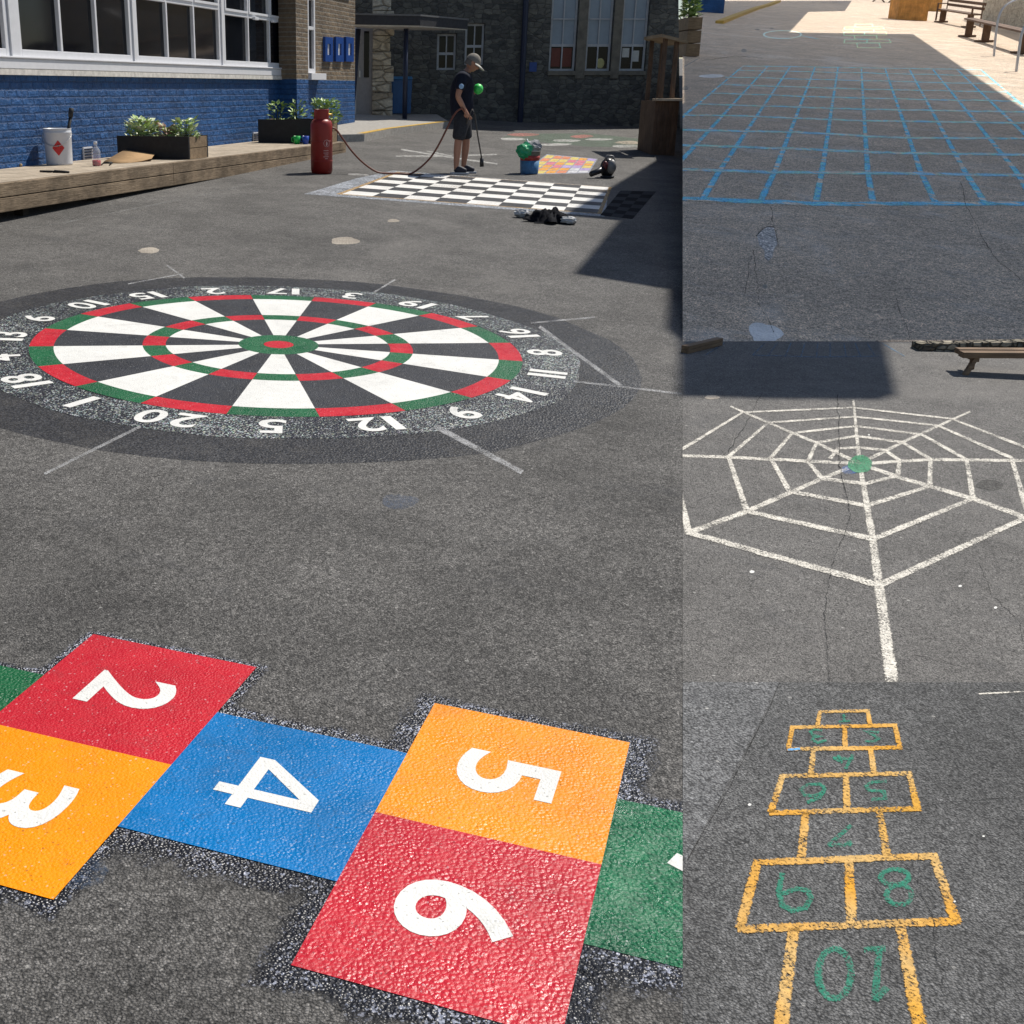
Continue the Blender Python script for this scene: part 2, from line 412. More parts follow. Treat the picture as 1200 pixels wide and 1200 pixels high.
# the ramp up to the upper yard, hinged along the joint
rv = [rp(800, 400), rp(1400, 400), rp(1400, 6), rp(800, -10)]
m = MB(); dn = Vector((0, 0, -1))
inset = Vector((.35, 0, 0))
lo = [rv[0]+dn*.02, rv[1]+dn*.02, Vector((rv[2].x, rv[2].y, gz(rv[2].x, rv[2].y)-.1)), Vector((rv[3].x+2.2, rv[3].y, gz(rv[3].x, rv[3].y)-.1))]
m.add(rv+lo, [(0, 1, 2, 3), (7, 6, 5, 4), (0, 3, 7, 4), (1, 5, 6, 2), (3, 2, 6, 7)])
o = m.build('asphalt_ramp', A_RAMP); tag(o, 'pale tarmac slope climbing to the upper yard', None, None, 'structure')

def flat(name, px, mat, e, fn=gp, parent=None, clip=None):
    b = MB(); b.add([fn(x, y, e) for x, y in px], [tuple(range(len(px)))])
    return b.build(name, mat, parent, clip=clip)
def flatL(name, ab, mat, e, parent=None, clip=None, faces=None):
    b = MB(); b.add([L2W(x, y, e) for x, y in ab], faces or [tuple(range(len(ab)))])
    return b.build(name, mat, parent, clip=clip)
def line(b, pts, wf, e, fn=gp, ky=.7, closed=False):
    v, f = ribbon(pts, wf if callable(wf) else (lambda x, y: wf), ky, closed)
    k = len(b.v); b.add([fn(x, y, e) for x, y in v], f)
    for i in range(len(v)): b.e[k+i] = 0.0 if i % 2 else 1.0
    return b
def blob(cx, cy, rx, ry, n=22, jit=.25, seed=0):
    r = random.Random(seed); k = [1+r.uniform(-jit, jit) for _ in range(n)]
    k = [(k[i-1]+k[i]+k[(i+1) % n])/3 for i in range(n)]
    return [(cx+rx*k[i]*math.cos(2*math.pi*i/n), cy+ry*k[i]*math.sin(2*math.pi*i/n)) for i in range(n)]

# ---------------------------------------------------------------- dartboard on the ground
DC = (-.322, 6.985); DR = 1.463
root = empty('dartboard_marking', L2W(*DC), 'large round dartboard painted on the yard in red, green, black and white', 'ground marking')
def pol(r, a): return (DC[0]+DR*r*math.cos(math.radians(a)), DC[1]+DR*r*math.sin(math.radians(a)))
def ringf(name, r0, r1, a0, a1, mat, e, n=6, wob=0, seed=0, clip=None):
    R = random.Random(seed)
    A = [a0+(a1-a0)*i/n for i in range(n+1)]
    k0 = [1+R.uniform(-wob, wob) for _ in A]; k1 = [1+R.uniform(-wob, wob) for _ in A]
    k1 = [(k1[i-1]+k1[i]+k1[(i+1) % len(k1)])/3 for i in range(len(k1))]; k1[-1] = k1[0]; k0[-1] = k0[0]
    if r0 <= 0: return flatL(name, [pol(r1*k1[i], A[i]) for i in range(n)], mat, e, root, clip)
    vs = [pol(r0*k0[i], A[i]) for i in range(n+1)]+[pol(r1*k1[i], A[i]) for i in range(n+1)]
    return flatL(name, vs, mat, e, root, clip, [(i, i+1, n+2+i, n+1+i) for i in range(n)])
# torched surround: an ellipse-shaped darker burn and the spilt beads inside it
ringf('burn_ring', 0, 1.47, 0, 360, A_HALO, .003, 60, .02, 3, [X800L])
ringf('bead_ring', .995, 1.235, 0, 360, P_SPK, .006, 60, .018, 5)
ORDER = [20, 1, 18, 4, 13, 6, 10, 15, 2, 17, 3, 19, 7, 16, 8, 11, 14, 9, 12, 5]
INWARD = {10, 15, 2, 17, 3, 19, 7, 16, 8}
R_B2, R_B1, R_T0, R_T1, R_D0 = .062, .165, .462, .555, .905
for k, num in enumerate(ORDER):
    a = -106.2 - 18*k; a0, a1 = a-9, a+9
    dark = k % 2 == 0
    ringf('inner_wedge', R_B1, R_T0, a0, a1, P_BLACK if dark else P_WHITE, .009)
    ringf('treble_band', R_T0, R_T1, a0, a1, P_RED if dark else P_GREEN, .009)
    ringf('outer_wedge', R_T1, R_D0, a0, a1, P_BLACK if dark else P_WHITE, .009)
    ringf('double_band', R_D0, 1.0, a0, a1, P_RED if dark else P_GREEN, .009)
    b = MB(); s = str(num)
    sgn = -1 if num in INWARD else 1
    ca, sa = math.cos(math.radians(a)), math.sin(math.radians(a))
    up = (ca*sgn, sa*sgn); rt = (up[1], -up[0])
    hgt = .215; gap = .035
    gl = [digit_mesh(c, .018) for c in s]; ws = [max(.055, hgt*g[2]*1.05) for g in gl]; tot = sum(ws)+gap*(len(s)-1)
    xx = -tot/2; c0 = pol(1.108, a)
    for (vs, fs, asp), w in zip(gl, ws):
        b.add([L2W(c0[0]+rt[0]*(xx+w*x)+up[0]*hgt*(y-.5), c0[1]+rt[1]*(xx+w*x)+up[1]*hgt*(y-.5), .012) for x, y in vs], fs)
        xx += w+gap
    b.build('number', P_WHITE, root)
ringf('bull_ring', R_B2, R_B1, 0, 360, P_GREEN, .009, 40)
ringf('bullseye', 0, R_B2, 0, 360, P_RED, .009, 24)
CH_W = chalk('white_chalk', [(.5, .5, .5)], .5, 160, .12, amax=.75)
for pts, w in (([(52, 556), (165, 500)], 5), ([(510, 500), (612, 554)], 9), ([(622, 379), (697, 372)], 3), ([(632, 383), (728, 453)], 6), ([(672, 447), (799, 462)], 4),
             ([(195, 311), (216, 326)], 3), ([(438, 343), (463, 328)], 3), ([(150, 333), (215, 321)], 2)):
    b = MB(); line(b, subdiv(pts, 12), w, .0075, gp, .8); b.build('setting_out_line', CH_W, root)

# ---------------------------------------------------------------- coloured hopscotch in front
HM = ((.512, -.169), (-.181, -.513), (-1.211, 3.381))
def HU(u, v): return (HM[0][0]*u+HM[1][0]*v+HM[2][0], HM[0][1]*u+HM[1][1]*v+HM[2][1])
root = empty('hopscotch_marking', L2W(*HU(3, 1)), 'coloured hopscotch of red, yellow, blue and green squares with white numbers', 'ground marking')
def fringe(name, u0, v0, u1, v1, ex, ev, e, seed):
    # melted primer round the squares: thick at the paint, thinning out to nothing
    R = random.Random(seed); b = MB(); n = 16
    per = []
    for (a, c), (d, f), nrm in (((u0, v0), (u1, v0), (0, -1)), ((u1, v0), (u1, v1), (1, 0)), ((u1, v1), (u0, v1), (0, 1)), ((u0, v1), (u0, v0), (-1, 0))):
        for i in range(n): per.append((a+(d-a)*i/n, c+(f-c)*i/n, nrm, i == 0))
    rows = []
    for k in (-.02, .35, .7, 1.0):
        for (x, y, nr, corner) in per:
            w = 1+R.uniform(-.3, .3)
            dx = ex*(1.0 if nr[0] > 0 else .9)*(1 if x >= (u0+u1)/2 else -1) if (nr[0] or corner) else 0
            dy = ev*(1.25 if y > (v0+v1)/2 else .7)*(1 if y >= (v0+v1)/2 else -1) if (nr[1] or corner) else 0
            P = HU(x+dx*k*w, y+dy*k*w); b.e[len(b.v)] = max(0, .5*(1-max(0, k-.1)/.9)); b.v.append(L2W(P[0], P[1], e))
    m = len(per)
    for r in range(3):
        for i in range(m): b.f.append((r*m+i, r*m+(i+1) % m, (r+1)*m+(i+1) % m, (r+1)*m+i))
    return b.build(name, P_SPKD, root, clip=[X800L])
CELLS = [(None, 0.03, .5, 1, 1.5, P_GREEN), ('2', 1, 0, 2, 1, P_RED), ('3', 1, 1, 2, 2, P_YEL), ('4', 2, .5, 3, 1.5, P_BLUE), ('5', 3, 0, 4, 1, P_YELC), ('6', 3, 1, 4, 2, P_REDC), ('7', 4, .5, 5, 1.5, P_GREENC)]
NB = {'2': (1.265, .335, 1.735, .655), '3': (1.3, 1.31, 1.73, 1.67), '4': (2.265, .79, 2.74, 1.19), '5': (3.25, .34, 3.725, .68), '6': (3.255, 1.34, 3.74, 1.68), '7': (4.26, .78, 4.74, 1.12)}
for i, (u0, v0, u1, v1, ex, ev) in enumerate([(0, .5, 1, 1.5, .08, .09), (1, 0, 2, 2, .08, .09), (2, .5, 3, 1.5, .08, .16), (3, 0, 4, 2, .16, .14), (4, .5, 5, 1.5, .08, .17)]):
    fringe('primer_edge', u0, v0, u1, v1, ex, ev, .003+.0012*i, i)
for s, u0, v0, u1, v1, mat in CELLS:
    sq = flatL('square', [HU(u0, v0), HU(u1, v0), HU(u1, v1), HU(u0, v1)], mat, .0115, root, [X800L])
    if s:
        a0, b0, a1, b1 = NB[s]; vs, fs, asp = digit_mesh(s, .018)
        if s == '4':
            vs = [(0, .2), (1, .2), (1, .36), (.8, .36), (.63, .36), (.2, .36), (0, .36), (.63, 0), (.8, 0), (.8, .2), (.63, .2), (.8, 1), (.63, 1), (.56, 1), (.63, .83)]
            fs = [(0, 10, 9, 1, 2, 3, 4, 5, 6), (7, 8, 9, 10), (4, 3, 11, 12, 14), (6, 5, 14, 12, 13)]
        flatL('number', [HU(a0+(a1-a0)*y, b0+(b1-b0)*x) for x, y in vs], P_WHITE, .0145, sq, [X800L], fs)

# ---------------------------------------------------------------- chequered board
cc = [(.057, 14.654), (2.982, 13.797), (3.70, 16.60), (.889, 17.515)]
def CU(u, v):
    a, b_, c, d = cc
    return tuple((1-u)*(1-v)*a[i]+u*(1-v)*b_[i]+u*v*c[i]+(1-u)*v*d[i] for i in (0, 1))
root = empty('chessboard_marking', L2W(*CU(.5, .5)), 'black and white chequered board painted on the yard beside the worker', 'ground marking')
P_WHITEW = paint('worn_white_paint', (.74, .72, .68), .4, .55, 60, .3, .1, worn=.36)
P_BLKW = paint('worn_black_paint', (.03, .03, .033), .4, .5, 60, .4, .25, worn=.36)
flatL('bead_border', [CU(u, v) for u, v in ((-.13, -.09), (1.03, -.09), (1.03, .0), (1.0, 1.02), (.2, 1.05), (-.05, 1.06), (-.11, .6))], speckle('bead_grey', (.12, .13, .14), (.62, .65, .7), .55, 90, .9, 3, False, .2), .004, root)
flatL('yellow_edge', [CU(u, v) for u, v in ((-.02, -.018), (1.015, -.018), (1.015, 1.015), (-.02, 1.015))], chalk('yellow_edge', [(.5, .32, .13)], .46, 60, .2), .0065, root)
for col in (0, 1):
    vs, fs = [], []
    for i in range(8):
        for j in range(8):
            if (i+j) % 2 == col:
                k = len(vs); vs += [CU(i/8, j/8), CU((i+1)/8, j/8), CU((i+1)/8, (j+1)/8), CU(i/8, (j+1)/8)]; fs.append((k, k+1, k+2, k+3))
    flatL('white_squares' if col == 0 else 'black_squares', vs, P_WHITEW if col == 0 else P_BLKW, .009, root, None, fs)
root = empty('board_end_marking', gp(735, 240), 'dark end of the chequered board lying in the shade', 'ground marking')
flat('black_base', [(703, 252.5), (741, 257), (769, 224.5), (727, 223.5)], plain('matt_black_paint', (.016, .016, .019), .95, .05), .006, gp, root)  # black base under the dark grey squares
m4 = [(703, 252.5), (741, 257), (769, 224.5), (727, 223.5)]
def MU(u, v): return tuple((1-u)*(1-v)*m4[0][i]+u*(1-v)*m4[1][i]+u*v*m4[2][i]+(1-u)*v*m4[3][i] for i in (0, 1))
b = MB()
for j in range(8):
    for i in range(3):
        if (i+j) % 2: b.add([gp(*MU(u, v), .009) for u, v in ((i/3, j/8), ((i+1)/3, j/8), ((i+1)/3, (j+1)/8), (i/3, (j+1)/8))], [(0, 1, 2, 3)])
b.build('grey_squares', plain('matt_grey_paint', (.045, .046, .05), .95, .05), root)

# small coloured number grid behind the bucket
root = empty('number_grid_marking', gp(665, 192), 'faded pastel grid of pink, orange and yellow squares behind the bucket', 'ground marking')
pal = [chalk('grid_tint', [c], .34, 25, .2, amax=.95) for c in ((.75, .35, .06), (.65, .2, .25), (.7, .55, .15), (.6, .6, .62), (.45, .35, .6), (.7, .25, .12))]
q4 = [(612, 204), (689, 202.5), (699, 186.5), (641, 181.5)]
def QU(u, v): return tuple((1-u)*(1-v)*q4[0][i]+u*(1-v)*q4[1][i]+u*v*q4[2][i]+(1-u)*v*q4[3][i] for i in (0, 1))
R = random.Random(4)
flat('grid_edge', [QU(u, v) for u, v in ((-.02, -.03), (1.02, -.03), (1.02, 1.03), (-.02, 1.03))], chalk('grid_edge', [(.5, .52, .6)], .45, 60, .2, amax=.8), .004)
bpy.data.objects['grid_edge'].parent = root; bpy.data.objects['grid_edge'].matrix_parent_inverse = parent_inv(root)
for j in range(6):
    for i in range(6):
        flat('grid_square', [QU(i/6+.01, j/6+.01), QU((i+1)/6-.01, j/6+.01), QU((i+1)/6-.01, (j+1)/6-.01), QU(i/6+.01, (j+1)/6-.01)], R.choice(pal), .0065, gp, root)
# far green map-like marking
root = empty('map_marking', gp(670, 165), 'worn green patch with white and red blotches in front of the stone wall', 'ground marking')
flat('green_field', [(585, 163), (600, 157), (690, 156), (760, 164), (759, 173), (690, 172), (600, 164)], chalk('green_wash', [(.12, .16, .12)], .42, 30, .2, 2, amax=.8), .004, gp, root)
CW2 = chalk('white_blotch', [(.55, .54, .51)], .44, 14, .22, 1.5, amax=.8); CR2 = chalk('red_blotch', [(.5, .2, .17)], .44, 14, .22, 1.5, amax=.75); CY2 = chalk('cream_blotch', [(.55, .46, .36)], .44, 14, .22, 1.5, amax=.75)
for i, (x, y, rx, ry, mt) in enumerate([(612, 158, 16, 1.9, CR2), (600, 163, 15, 1.6, CW2), (681, 160, 12, 1.9, CR2), (664, 165, 16, 1.5, CW2), (650, 169.5, 20, 1.6, CW2), (737, 167, 14, 2, CY2), (735, 171.5, 17, 1.6, CW2), (700, 163.5, 18, 1.4, CW2)]):
    flat('blotch', blob(x, y, rx, ry, 18, .35, i), mt, .0065+.0004*i, gp, root)
# white compass-like strokes behind the worker
root = empty('arrow_marking', gp(520, 185), 'long white arrow strokes on the tarmac behind the worker', 'ground marking')
for pts, w in (([(470, 175), (500, 180), (520, 183)], 2.6), ([(464, 183), (520, 183), (545, 187), (583, 192)], 2.6), ([(500, 177), (530, 183)], 2), ([(545, 182), (582, 181)], 2.4), ([(408, 204), (432, 205)], 2.6)):
    b = MB(); line(b, pts, w, .004, gp, .8); b.build('stroke', CW2, root)
# chalk line along the timber deck
b = MB(); line(b, subdiv([(0, 272), (70, 262), (150, 246), (245, 227), (300, 214)], 14), 1.8, .004, gp, .8)
o = b.build('chalk_line', chalk('faint_line', [(.3, .3, .29)], .55, 40, .15, 3, amax=.6)); tag(o, 'faint broken white line on the tarmac along the timber deck', 'ground marking')
# spilt paint and repair spots
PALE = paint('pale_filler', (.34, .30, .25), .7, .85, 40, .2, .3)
for i, (x, y, rx, ry, lab) in enumerate([(404, 282, 16, 4.2, 'larger beige filler spot on the yard above the dartboard'), (461, 258.5, 8, 1.8, 'small beige filler spot below the chequered board'), (175, 294, 12, 3.4, 'beige filler spot near the timber deck')]):
    o = flat('filler_spot', blob(x, y, rx, ry, 18, .35, i+20), PALE, .004); tag(o, lab, 'stain', 'filler spots on the yard')
o = flat('blue_stain', blob(468, 588, 22, 9, 20, .3, 9), chalk('blue_haze', [(.12, .16, .24)], .55, 120, .2, 12, amax=.5), .004); tag(o, 'small faint blue powder stain on the tarmac between dartboard and hopscotch', 'stain')
o = flat('blue_stain', blob(95, 1022, 30, 22, 20, .3, 8), chalk('blue_haze_near', [(.05, .09, .16)], .55, 120, .2, 12, amax=.5), .0072); tag(o, 'dark blue powder stain beside the yellow square with the number 3', 'stain')
CRK = chalk('crack_dark', [(.012, .012, .012)], .44, 40, .14, 6, amax=.85)
def crack(name, pts, w, fn, label, e=.0085, seed=1, step=4, jit=1.5):
    R = random.Random(seed); P = subdiv(pts, step); P = [P[0]]+[(x+R.uniform(-jit, jit), y+R.uniform(-jit*.5, jit*.5)) for x, y in P[1:-1]]+[P[-1]]
    b = MB(); line(b, P, (lambda x, y: w*(.75+1.1*abs(math.sin(x*1.7+y*.37)*math.sin(y*.23+x*.11)))*.75), e, fn, .9); o = b.build(name, CRK); return tag(o, label, 'crack')

# ---------------------------------------------------------------- spider web
def zw(x, y): return (800+x/3, 400+y/3)
root = empty('spider_web_marking', gp(*zw(622, 432)), 'white spider web of straight lines with a green centre', 'ground marking')
WEBM = chalk('web_white', [(.70, .66, .58)], .455, 150, .06, 12)
def ww(x, y): return 3.4+max(0, (y-470))*.050
CLW = [X800R, cutplane(900, 799, 1100, 799), cutplane(900, 402, 1100, 402)]
if CLW[1].dot(ray(900, 700)) > 0: CLW[1] = -CLW[1]
if CLW[2].dot(ray(900, 700)) > 0: CLW[2] = -CLW[2]
C0 = (622, 432)
SPK = [[(600, 207), (612, 340), C0], [(1010, 248), (770, 357), C0], [(1300, 422), (870, 417), C0], [(1300, 655), (1020, 555), (755, 478), C0],
       [(735, 1203), (668, 700), C0], [(20, 675), (225, 600), (490, 484), C0], [(-60, 402), (160, 409), (440, 423), C0], [(167, 230), (300, 288), (470, 359), C0]]
for i, sp in enumerate(SPK):
    b = MB(); line(b, subdiv([zw(*q) for q in sp], 30), ww, .0075+.0004*i, gp, .68); b.build('spoke', WEBM, root, clip=CLW)
TH = [[(517, 415), (545, 380), (615, 375), (710, 385), (762, 420), (755, 475), (640, 503), (490, 485), (440, 425), (470, 358)],
      [(470, 358), (610, 335), (770, 357), (870, 415), (868, 512), (648, 580), (375, 530), (308, 412), (385, 325)],
      [(385, 325), (607, 300), (840, 330), (997, 418), (1020, 555), (668, 698), (225, 600), (160, 408), (300, 288)],
      [(300, 288), (603, 267), (895, 298), (1155, 412), (1215, 618), (690, 860), (20, 675), (-40, 404), (210, 252)],
      [(210, 252), (600, 235), (945, 275), (1300, 412)]]
for i, th in enumerate(TH):
    b = MB(); line(b, [zw(*q) for q in th], ww, .0112+.0004*i, gp, .62); b.build('thread', WEBM, root, clip=CLW)
flat('green_centre', blob(*zw(624, 435), 14, 10.5, 24, .15, 3), chalk('green_chalk_spot', [(.05, .24, .12), (.2, .42, .27)], .42, 120, .12), .0137, gp, root)
flat('blue_smudge', blob(*zw(600, 450), 15, 6, 20, .3, 4), chalk('blue_smudge', [(.08, .2, .5)], .55, 120, .15, amax=.7), .0132, gp, root)
crack('tarmac_crack', [zw(545, 190), zw(550, 440), zw(590, 620), zw(520, 800), zw(498, 960), zw(515, 1200)], 1.3, gp, 'long thin crack running down through the spider web', .0145, 3)
crack('tarmac_crack', [zw(1040, 780), zw(1090, 900), zw(1180, 980), zw(1200, 1060)], .9, gp, 'fine crack in the tarmac right of the web', .0085, 5)
crack('tarmac_crack', [zw(280, 180), zw(235, 270), zw(160, 390)], .9, gp, 'faint crack crossing the upper left of the spider web', .0145, 6)
o = flat('dark_stain', blob(*zw(1078, 506), 15, 6.5, 20, .2, 5), chalk('oil', [(.06, .06, .055)], .42, 60, .25, 6, amax=.5), .0075); tag(o, 'dark oil stain between two threads at the right of the web', 'stain')
o = flat('filler_spot', blob(*zw(103, 198), 8, 2.6, 16, .3, 6), PALE, .0075); tag(o, 'beige filler spot in the upper left of the web plot', 'stain', 'filler spots on the yard')
for i, (x, y, r) in enumerate([(975, 862, 2), (1100, 938, 2), (245, 812, 3), (655, 330, 1.3)]):
    o = flat('paint_fleck', blob(*zw(x, y), r, r*.7, 10, .4, i+40), P_WHITE, .0075); tag(o, ['white fleck on the tarmac right of the bottom spoke', 'white fleck near the lower right edge of the web plot', 'white fleck below the lower left thread', 'tiny white fleck above the web centre'][i], 'stain', 'paint flecks')

root = empty('faint_grid_marking', gp(*zw(480, 30)), 'faint pale blue grid lines in the shade at the top of the web plot', 'ground marking')
FG = chalk('faint_blue_chalk', [(.12, .24, .36)], .42, 60, .2, 6, amax=.7)
for i, ln in enumerate([[(245, 50), (290, 6)], [(300, 52), (333, 6)], [(360, 55), (381, 6)], [(415, 57), (430, 6)], [(470, 58), (475, 6)], [(518, 58), (518, 6)], [(575, 57), (566, 6)], [(625, 55), (606, 6)], [(675, 52), (647, 6)], [(245, 50), (470, 57), (690, 54)], [(780, 54), (700, 8)], [(80, 50), (150, 6)]]):
    b = MB(); line(b, subdiv([zw(*q) for q in ln], 8), 1.6, .0078+.0004*i, gp, .7); b.build('grid_line', FG, root, clip=[CLW[2]])
# ---------------------------------------------------------------- yellow outline hopscotch
def zh(x, y): return (800+x/3, 800+y/3)
root = empty('hopscotch_outline_marking', gp(*zh(580, 500)), 'yellow outlined hopscotch with teal handwritten numbers', 'ground marking')
YC = chalk('worn_yellow', [(.64, .33, .04), (.64, .41, .15), (.68, .32, .02)], .425, 140, .07, 9)
TC = chalk('teal_chalk', [(.03, .30, .19)], .45, 190, .08, 12, amax=.66)
def wh(x, y): return 4.8+max(0, y-835)*.0315
def hl(b, pts, k, e=.0105): line(b, subdiv([zh(*q) for q in pts], 40), (lambda x, y: wh(x, y)*k), e, gp, .72)
for grp in ([[(482, 105), (650, 102), (658, 154)], [(473, 158), (482, 101)]],
            [[(370, 236), (385, 160), (745, 153), (763, 231), (366, 237)], [(568, 157), (571, 232)]],
            [[(459, 240), (450, 328)], [(660, 234), (672, 322)]],
            [[(308, 460), (350, 332), (795, 322), (825, 446), (303, 461)], [(573, 328), (577, 452)]],
            [[(432, 460), (416, 618)], [(690, 453), (717, 610)]],
            [[(200, 866), (262, 635), (882, 613), (958, 842), (192, 870)], [(583, 625), (593, 852)]],
            [[(390, 866), (345, 1210)], [(762, 854), (830, 1210)]]):
    b = MB()
    for j, ln in enumerate(grp):
        b = MB(); hl(b, ln, 1.32, .0105+.0006*j); b.build('outline', YC, root)
b = MB(); hl(b, [(368, 240), (412, 236)], .7, .0125); b.build('blue_dash', chalk('blue_dash', [(.15, .4, .7)], .4, 150), root)
DG = {'1': [[(548, 141), (588, 137)], [(568, 138), (562, 116)], [(562, 116), (575, 122)]],
      '3': [[(505, 205), (475, 214), (455, 205), (460, 194), (485, 192), (458, 188), (448, 176), (462, 167), (490, 172)]],
      '2': [[(690, 178), (640, 174), (672, 188), (688, 200), (672, 210), (640, 208)]],
      '4': [[(597, 256), (572, 306)], [(527, 268), (600, 272)], [(530, 268), (562, 284)], [(545, 258), (560, 278)]],
      '6': [[(498, 372), (480, 360), (440, 361), (415, 378), (428, 398), (462, 402), (494, 388), (498, 372)], [(494, 385), (480, 408), (436, 424)]],
      '5': [[(716, 350), (668, 352), (642, 366), (655, 382), (708, 386), (712, 410), (662, 414)]],
      '7': [[(592, 505), (510, 575)], [(510, 575), (592, 572)], [(580, 560), (592, 574)]],
      '9': [[(350, 672), (338, 735), (348, 785), (385, 805), (430, 795), (450, 762), (440, 735), (400, 728), (345, 748)]],
      '8': [arc(745, 687, 50, 27, 0, 360, 16), arc(760, 750, 44, 35, 0, 360, 16)],
      '10': [arc(533, 1027, 58, 88, 0, 360, 20), [(690, 938), (674, 1122)], [(636, 944), (712, 938)], [(672, 1122), (718, 1076)]]}
for ch, strokes in DG.items():
    b = MB()
    for j, st in enumerate(strokes): line(b, [zh(*q) for q in st], (lambda x, y: wh(x, y)*.8), .0105+.0005*j, gp, .8)
    b.build('number', TC, root)
crack('tarmac_crack', [zh(340, 0), zh(310, 80), zh(170, 360), zh(0, 655)], 1.2, gp, 'straight dark joint crack along the pale asphalt strip', .0095, 7, 14, .8)
crack('tarmac_crack', [zh(830, 600), zh(830, 720), zh(880, 830), zh(890, 960), zh(915, 1060)], 1.1, gp, 'short crack through the square with the number 8', .0135, 8)
crack('tarmac_crack', [zh(820, 440), zh(950, 420), zh(1200, 405)], .8, gp, 'faint crack right of the square with the number 5', .0085, 9)
b = MB(); line(b, [zh(1040, 42), zh(1200, 33), zh(1330, 27)], 2.6, .0085, gp, .8); o = b.build('white_line', WEBM); tag(o, 'short straight white line at the top of the hopscotch plot', 'ground marking')
for i, (x, y, r) in enumerate([(1057, 543, 1.6), (955, 773, 1.5), (235, 432, 2)]):
    o = flat('paint_fleck', blob(*zh(x, y), r, r*.7, 10, .4, i+50), P_WHITE, .0095); tag(o, ['white fleck right of the hopscotch square marked 7', 'white fleck just outside the square marked 8', 'white fleck left of the hopscotch square marked 6'][i], 'stain', 'paint flecks')

# ---------------------------------------------------------------- chalk grid on the ramp
def zg(x, y): return (800+x/3, y/3)
root = empty('grid_marking', rp(1000, 160), 'big blue chalk grid of ten by ten squares', 'ground marking')
GB = chalk('blue_chalk', [(.95, .85, .7), (.3, .8, 1), (.18, .70, 1), (.35, .9, .85), (.14, .66, 1), (.3, .8, 1), (.95, .8, .6)], .38, 60, .15, 4)
GT = chalk('mixed_chalk', [(.4, .8, 1), (.42, .95, .8), (1, .86, .66), (.35, .8, 1), (.5, .95, .75), (1, .8, .6), (.4, .8, 1)], .37, 55, .16, 4)
def wg(x, y): return 2.1+max(0, y-77)*.048
CLG = [X800R]
VL = [[(213, 232), (0, 410), (-40, 445)], [(300, 232), (0, 560), (-30, 595)], [(380, 232), (130, 600), (65, 708)], [(466, 235), (325, 600), (272, 710)], [(546, 238), (490, 600), (467, 718)],
      [(628, 242), (650, 600), (670, 720)], [(712, 243), (835, 600), (892, 720)], [(797, 244), (990, 600), (1067, 720)], [(880, 245), (1170, 600), (1240, 716)], [(965, 245), (1200, 470), (1300, 566)], [(1048, 245), (1200, 375), (1300, 460)]]
HLN = [[(213, 232), (600, 238), (1048, 245)], [(190, 247), (600, 256), (1070, 267)], [(150, 271), (600, 283), (1112, 295)], [(130, 297), (600, 313), (1140, 324)], [(95, 328), (640, 346), (1178, 356)], [(52, 365), (640, 385), (1260, 395)],
       [(0, 405), (140, 406), (640, 425), (1260, 434)], [(-30, 457), (400, 466), (760, 485), (1260, 488)], [(-30, 510), (400, 524), (760, 540), (1260, 545)], [(-30, 596), (300, 606), (700, 610), (1260, 618)], [(-30, 698), (350, 712), (460, 718), (1260, 716)]]
for i, ln in enumerate(VL):
    b = MB(); line(b, subdiv([zg(*q) for q in ln], 14), wg, .005+.0004*i, rp, .5); b.build('grid_line', GB, root, clip=CLG)
for i, ln in enumerate(HLN):
    R = random.Random(i); P = [(x, y+R.uniform(-.3, .3)) for x, y in subdiv([zg(*q) for q in ln], 16)]
    b = MB(); line(b, P, (lambda x, y: wg(x, y)*(1.0 if i != 10 else 1.15)), .0098+.0004*i, rp, .5); b.build('grid_line', GB if i > 9 else GT, root, clip=CLG)
root = empty('circle_marking', rp(919, 40), 'chalk circle with a yellow rim on the slope', 'ground marking')
b = MB(); line(b, arc(917, 40.5, 22, 4.6, 0, 360, 30), 2.6, .005, rp, .4); b.build('circle', chalk('ring_chalk', [(.95, .95, .6), (.7, .95, .98)], .28, 25, .2, 2), root)
b = MB(); line(b, [(940, 42), (960, 46)], 1.5, .006, rp, .5); b.build('dash', GT, root)
root = empty('small_hopscotch_marking', rp(1016, 43), 'small teal and yellow chalk hopscotch further up the slope', 'ground marking')
b = MB()
for j, ln in enumerate([[(1005, 56), (1032, 56), (1030, 50.5), (1004, 50.5), (1005, 56)], [(989, 50.5), (1044, 50), (1042, 46), (990, 46.3), (989, 50.5)], [(1016, 50.3), (1016, 46)], [(1002, 46), (1028, 45.8), (1027, 41.5), (1001, 41.7), (1002, 46)],
                        [(989, 41.6), (1039, 41), (1038, 37.3), (989, 37.6), (989, 41.6)], [(1013, 41.4), (1013, 37.4)], [(989, 34.3), (1036, 33.8), (1034, 31.5), (990, 31.8), (989, 34.3)], [(1000, 37.5), (1000, 34.2)], [(1024, 37.3), (1024, 34)], [(1002, 31.7), (1002, 28.5), (1022, 28.3), (1023, 31.6)]]):
    line(b, ln, 1.9, .005+.0003*j, rp, .5)
b.build('outline', chalk('teal_yellow', [(.45, .9, .75), (.98, .9, .45)], .26, 20, .2, 1.2), root)
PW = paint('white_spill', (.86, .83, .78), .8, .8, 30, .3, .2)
o = flat('white_spill', blob(*zg(290, 1175), 17, 15, 26, .35, 2), PW, .004, rp, None, [cutplane(900, 399.6, 1100, 399.6) if cutplane(900, 399.6, 1100, 399.6).dot(ray(900, 420)) > 0 else -cutplane(900, 399.6, 1100, 399.6)]); tag(o, 'white chipped patch at the bottom edge of the grid slope', 'stain')
GR = asphalt('repair_grey', .62, grain=60, warm=(1.1, 1, .9), blot=.3)
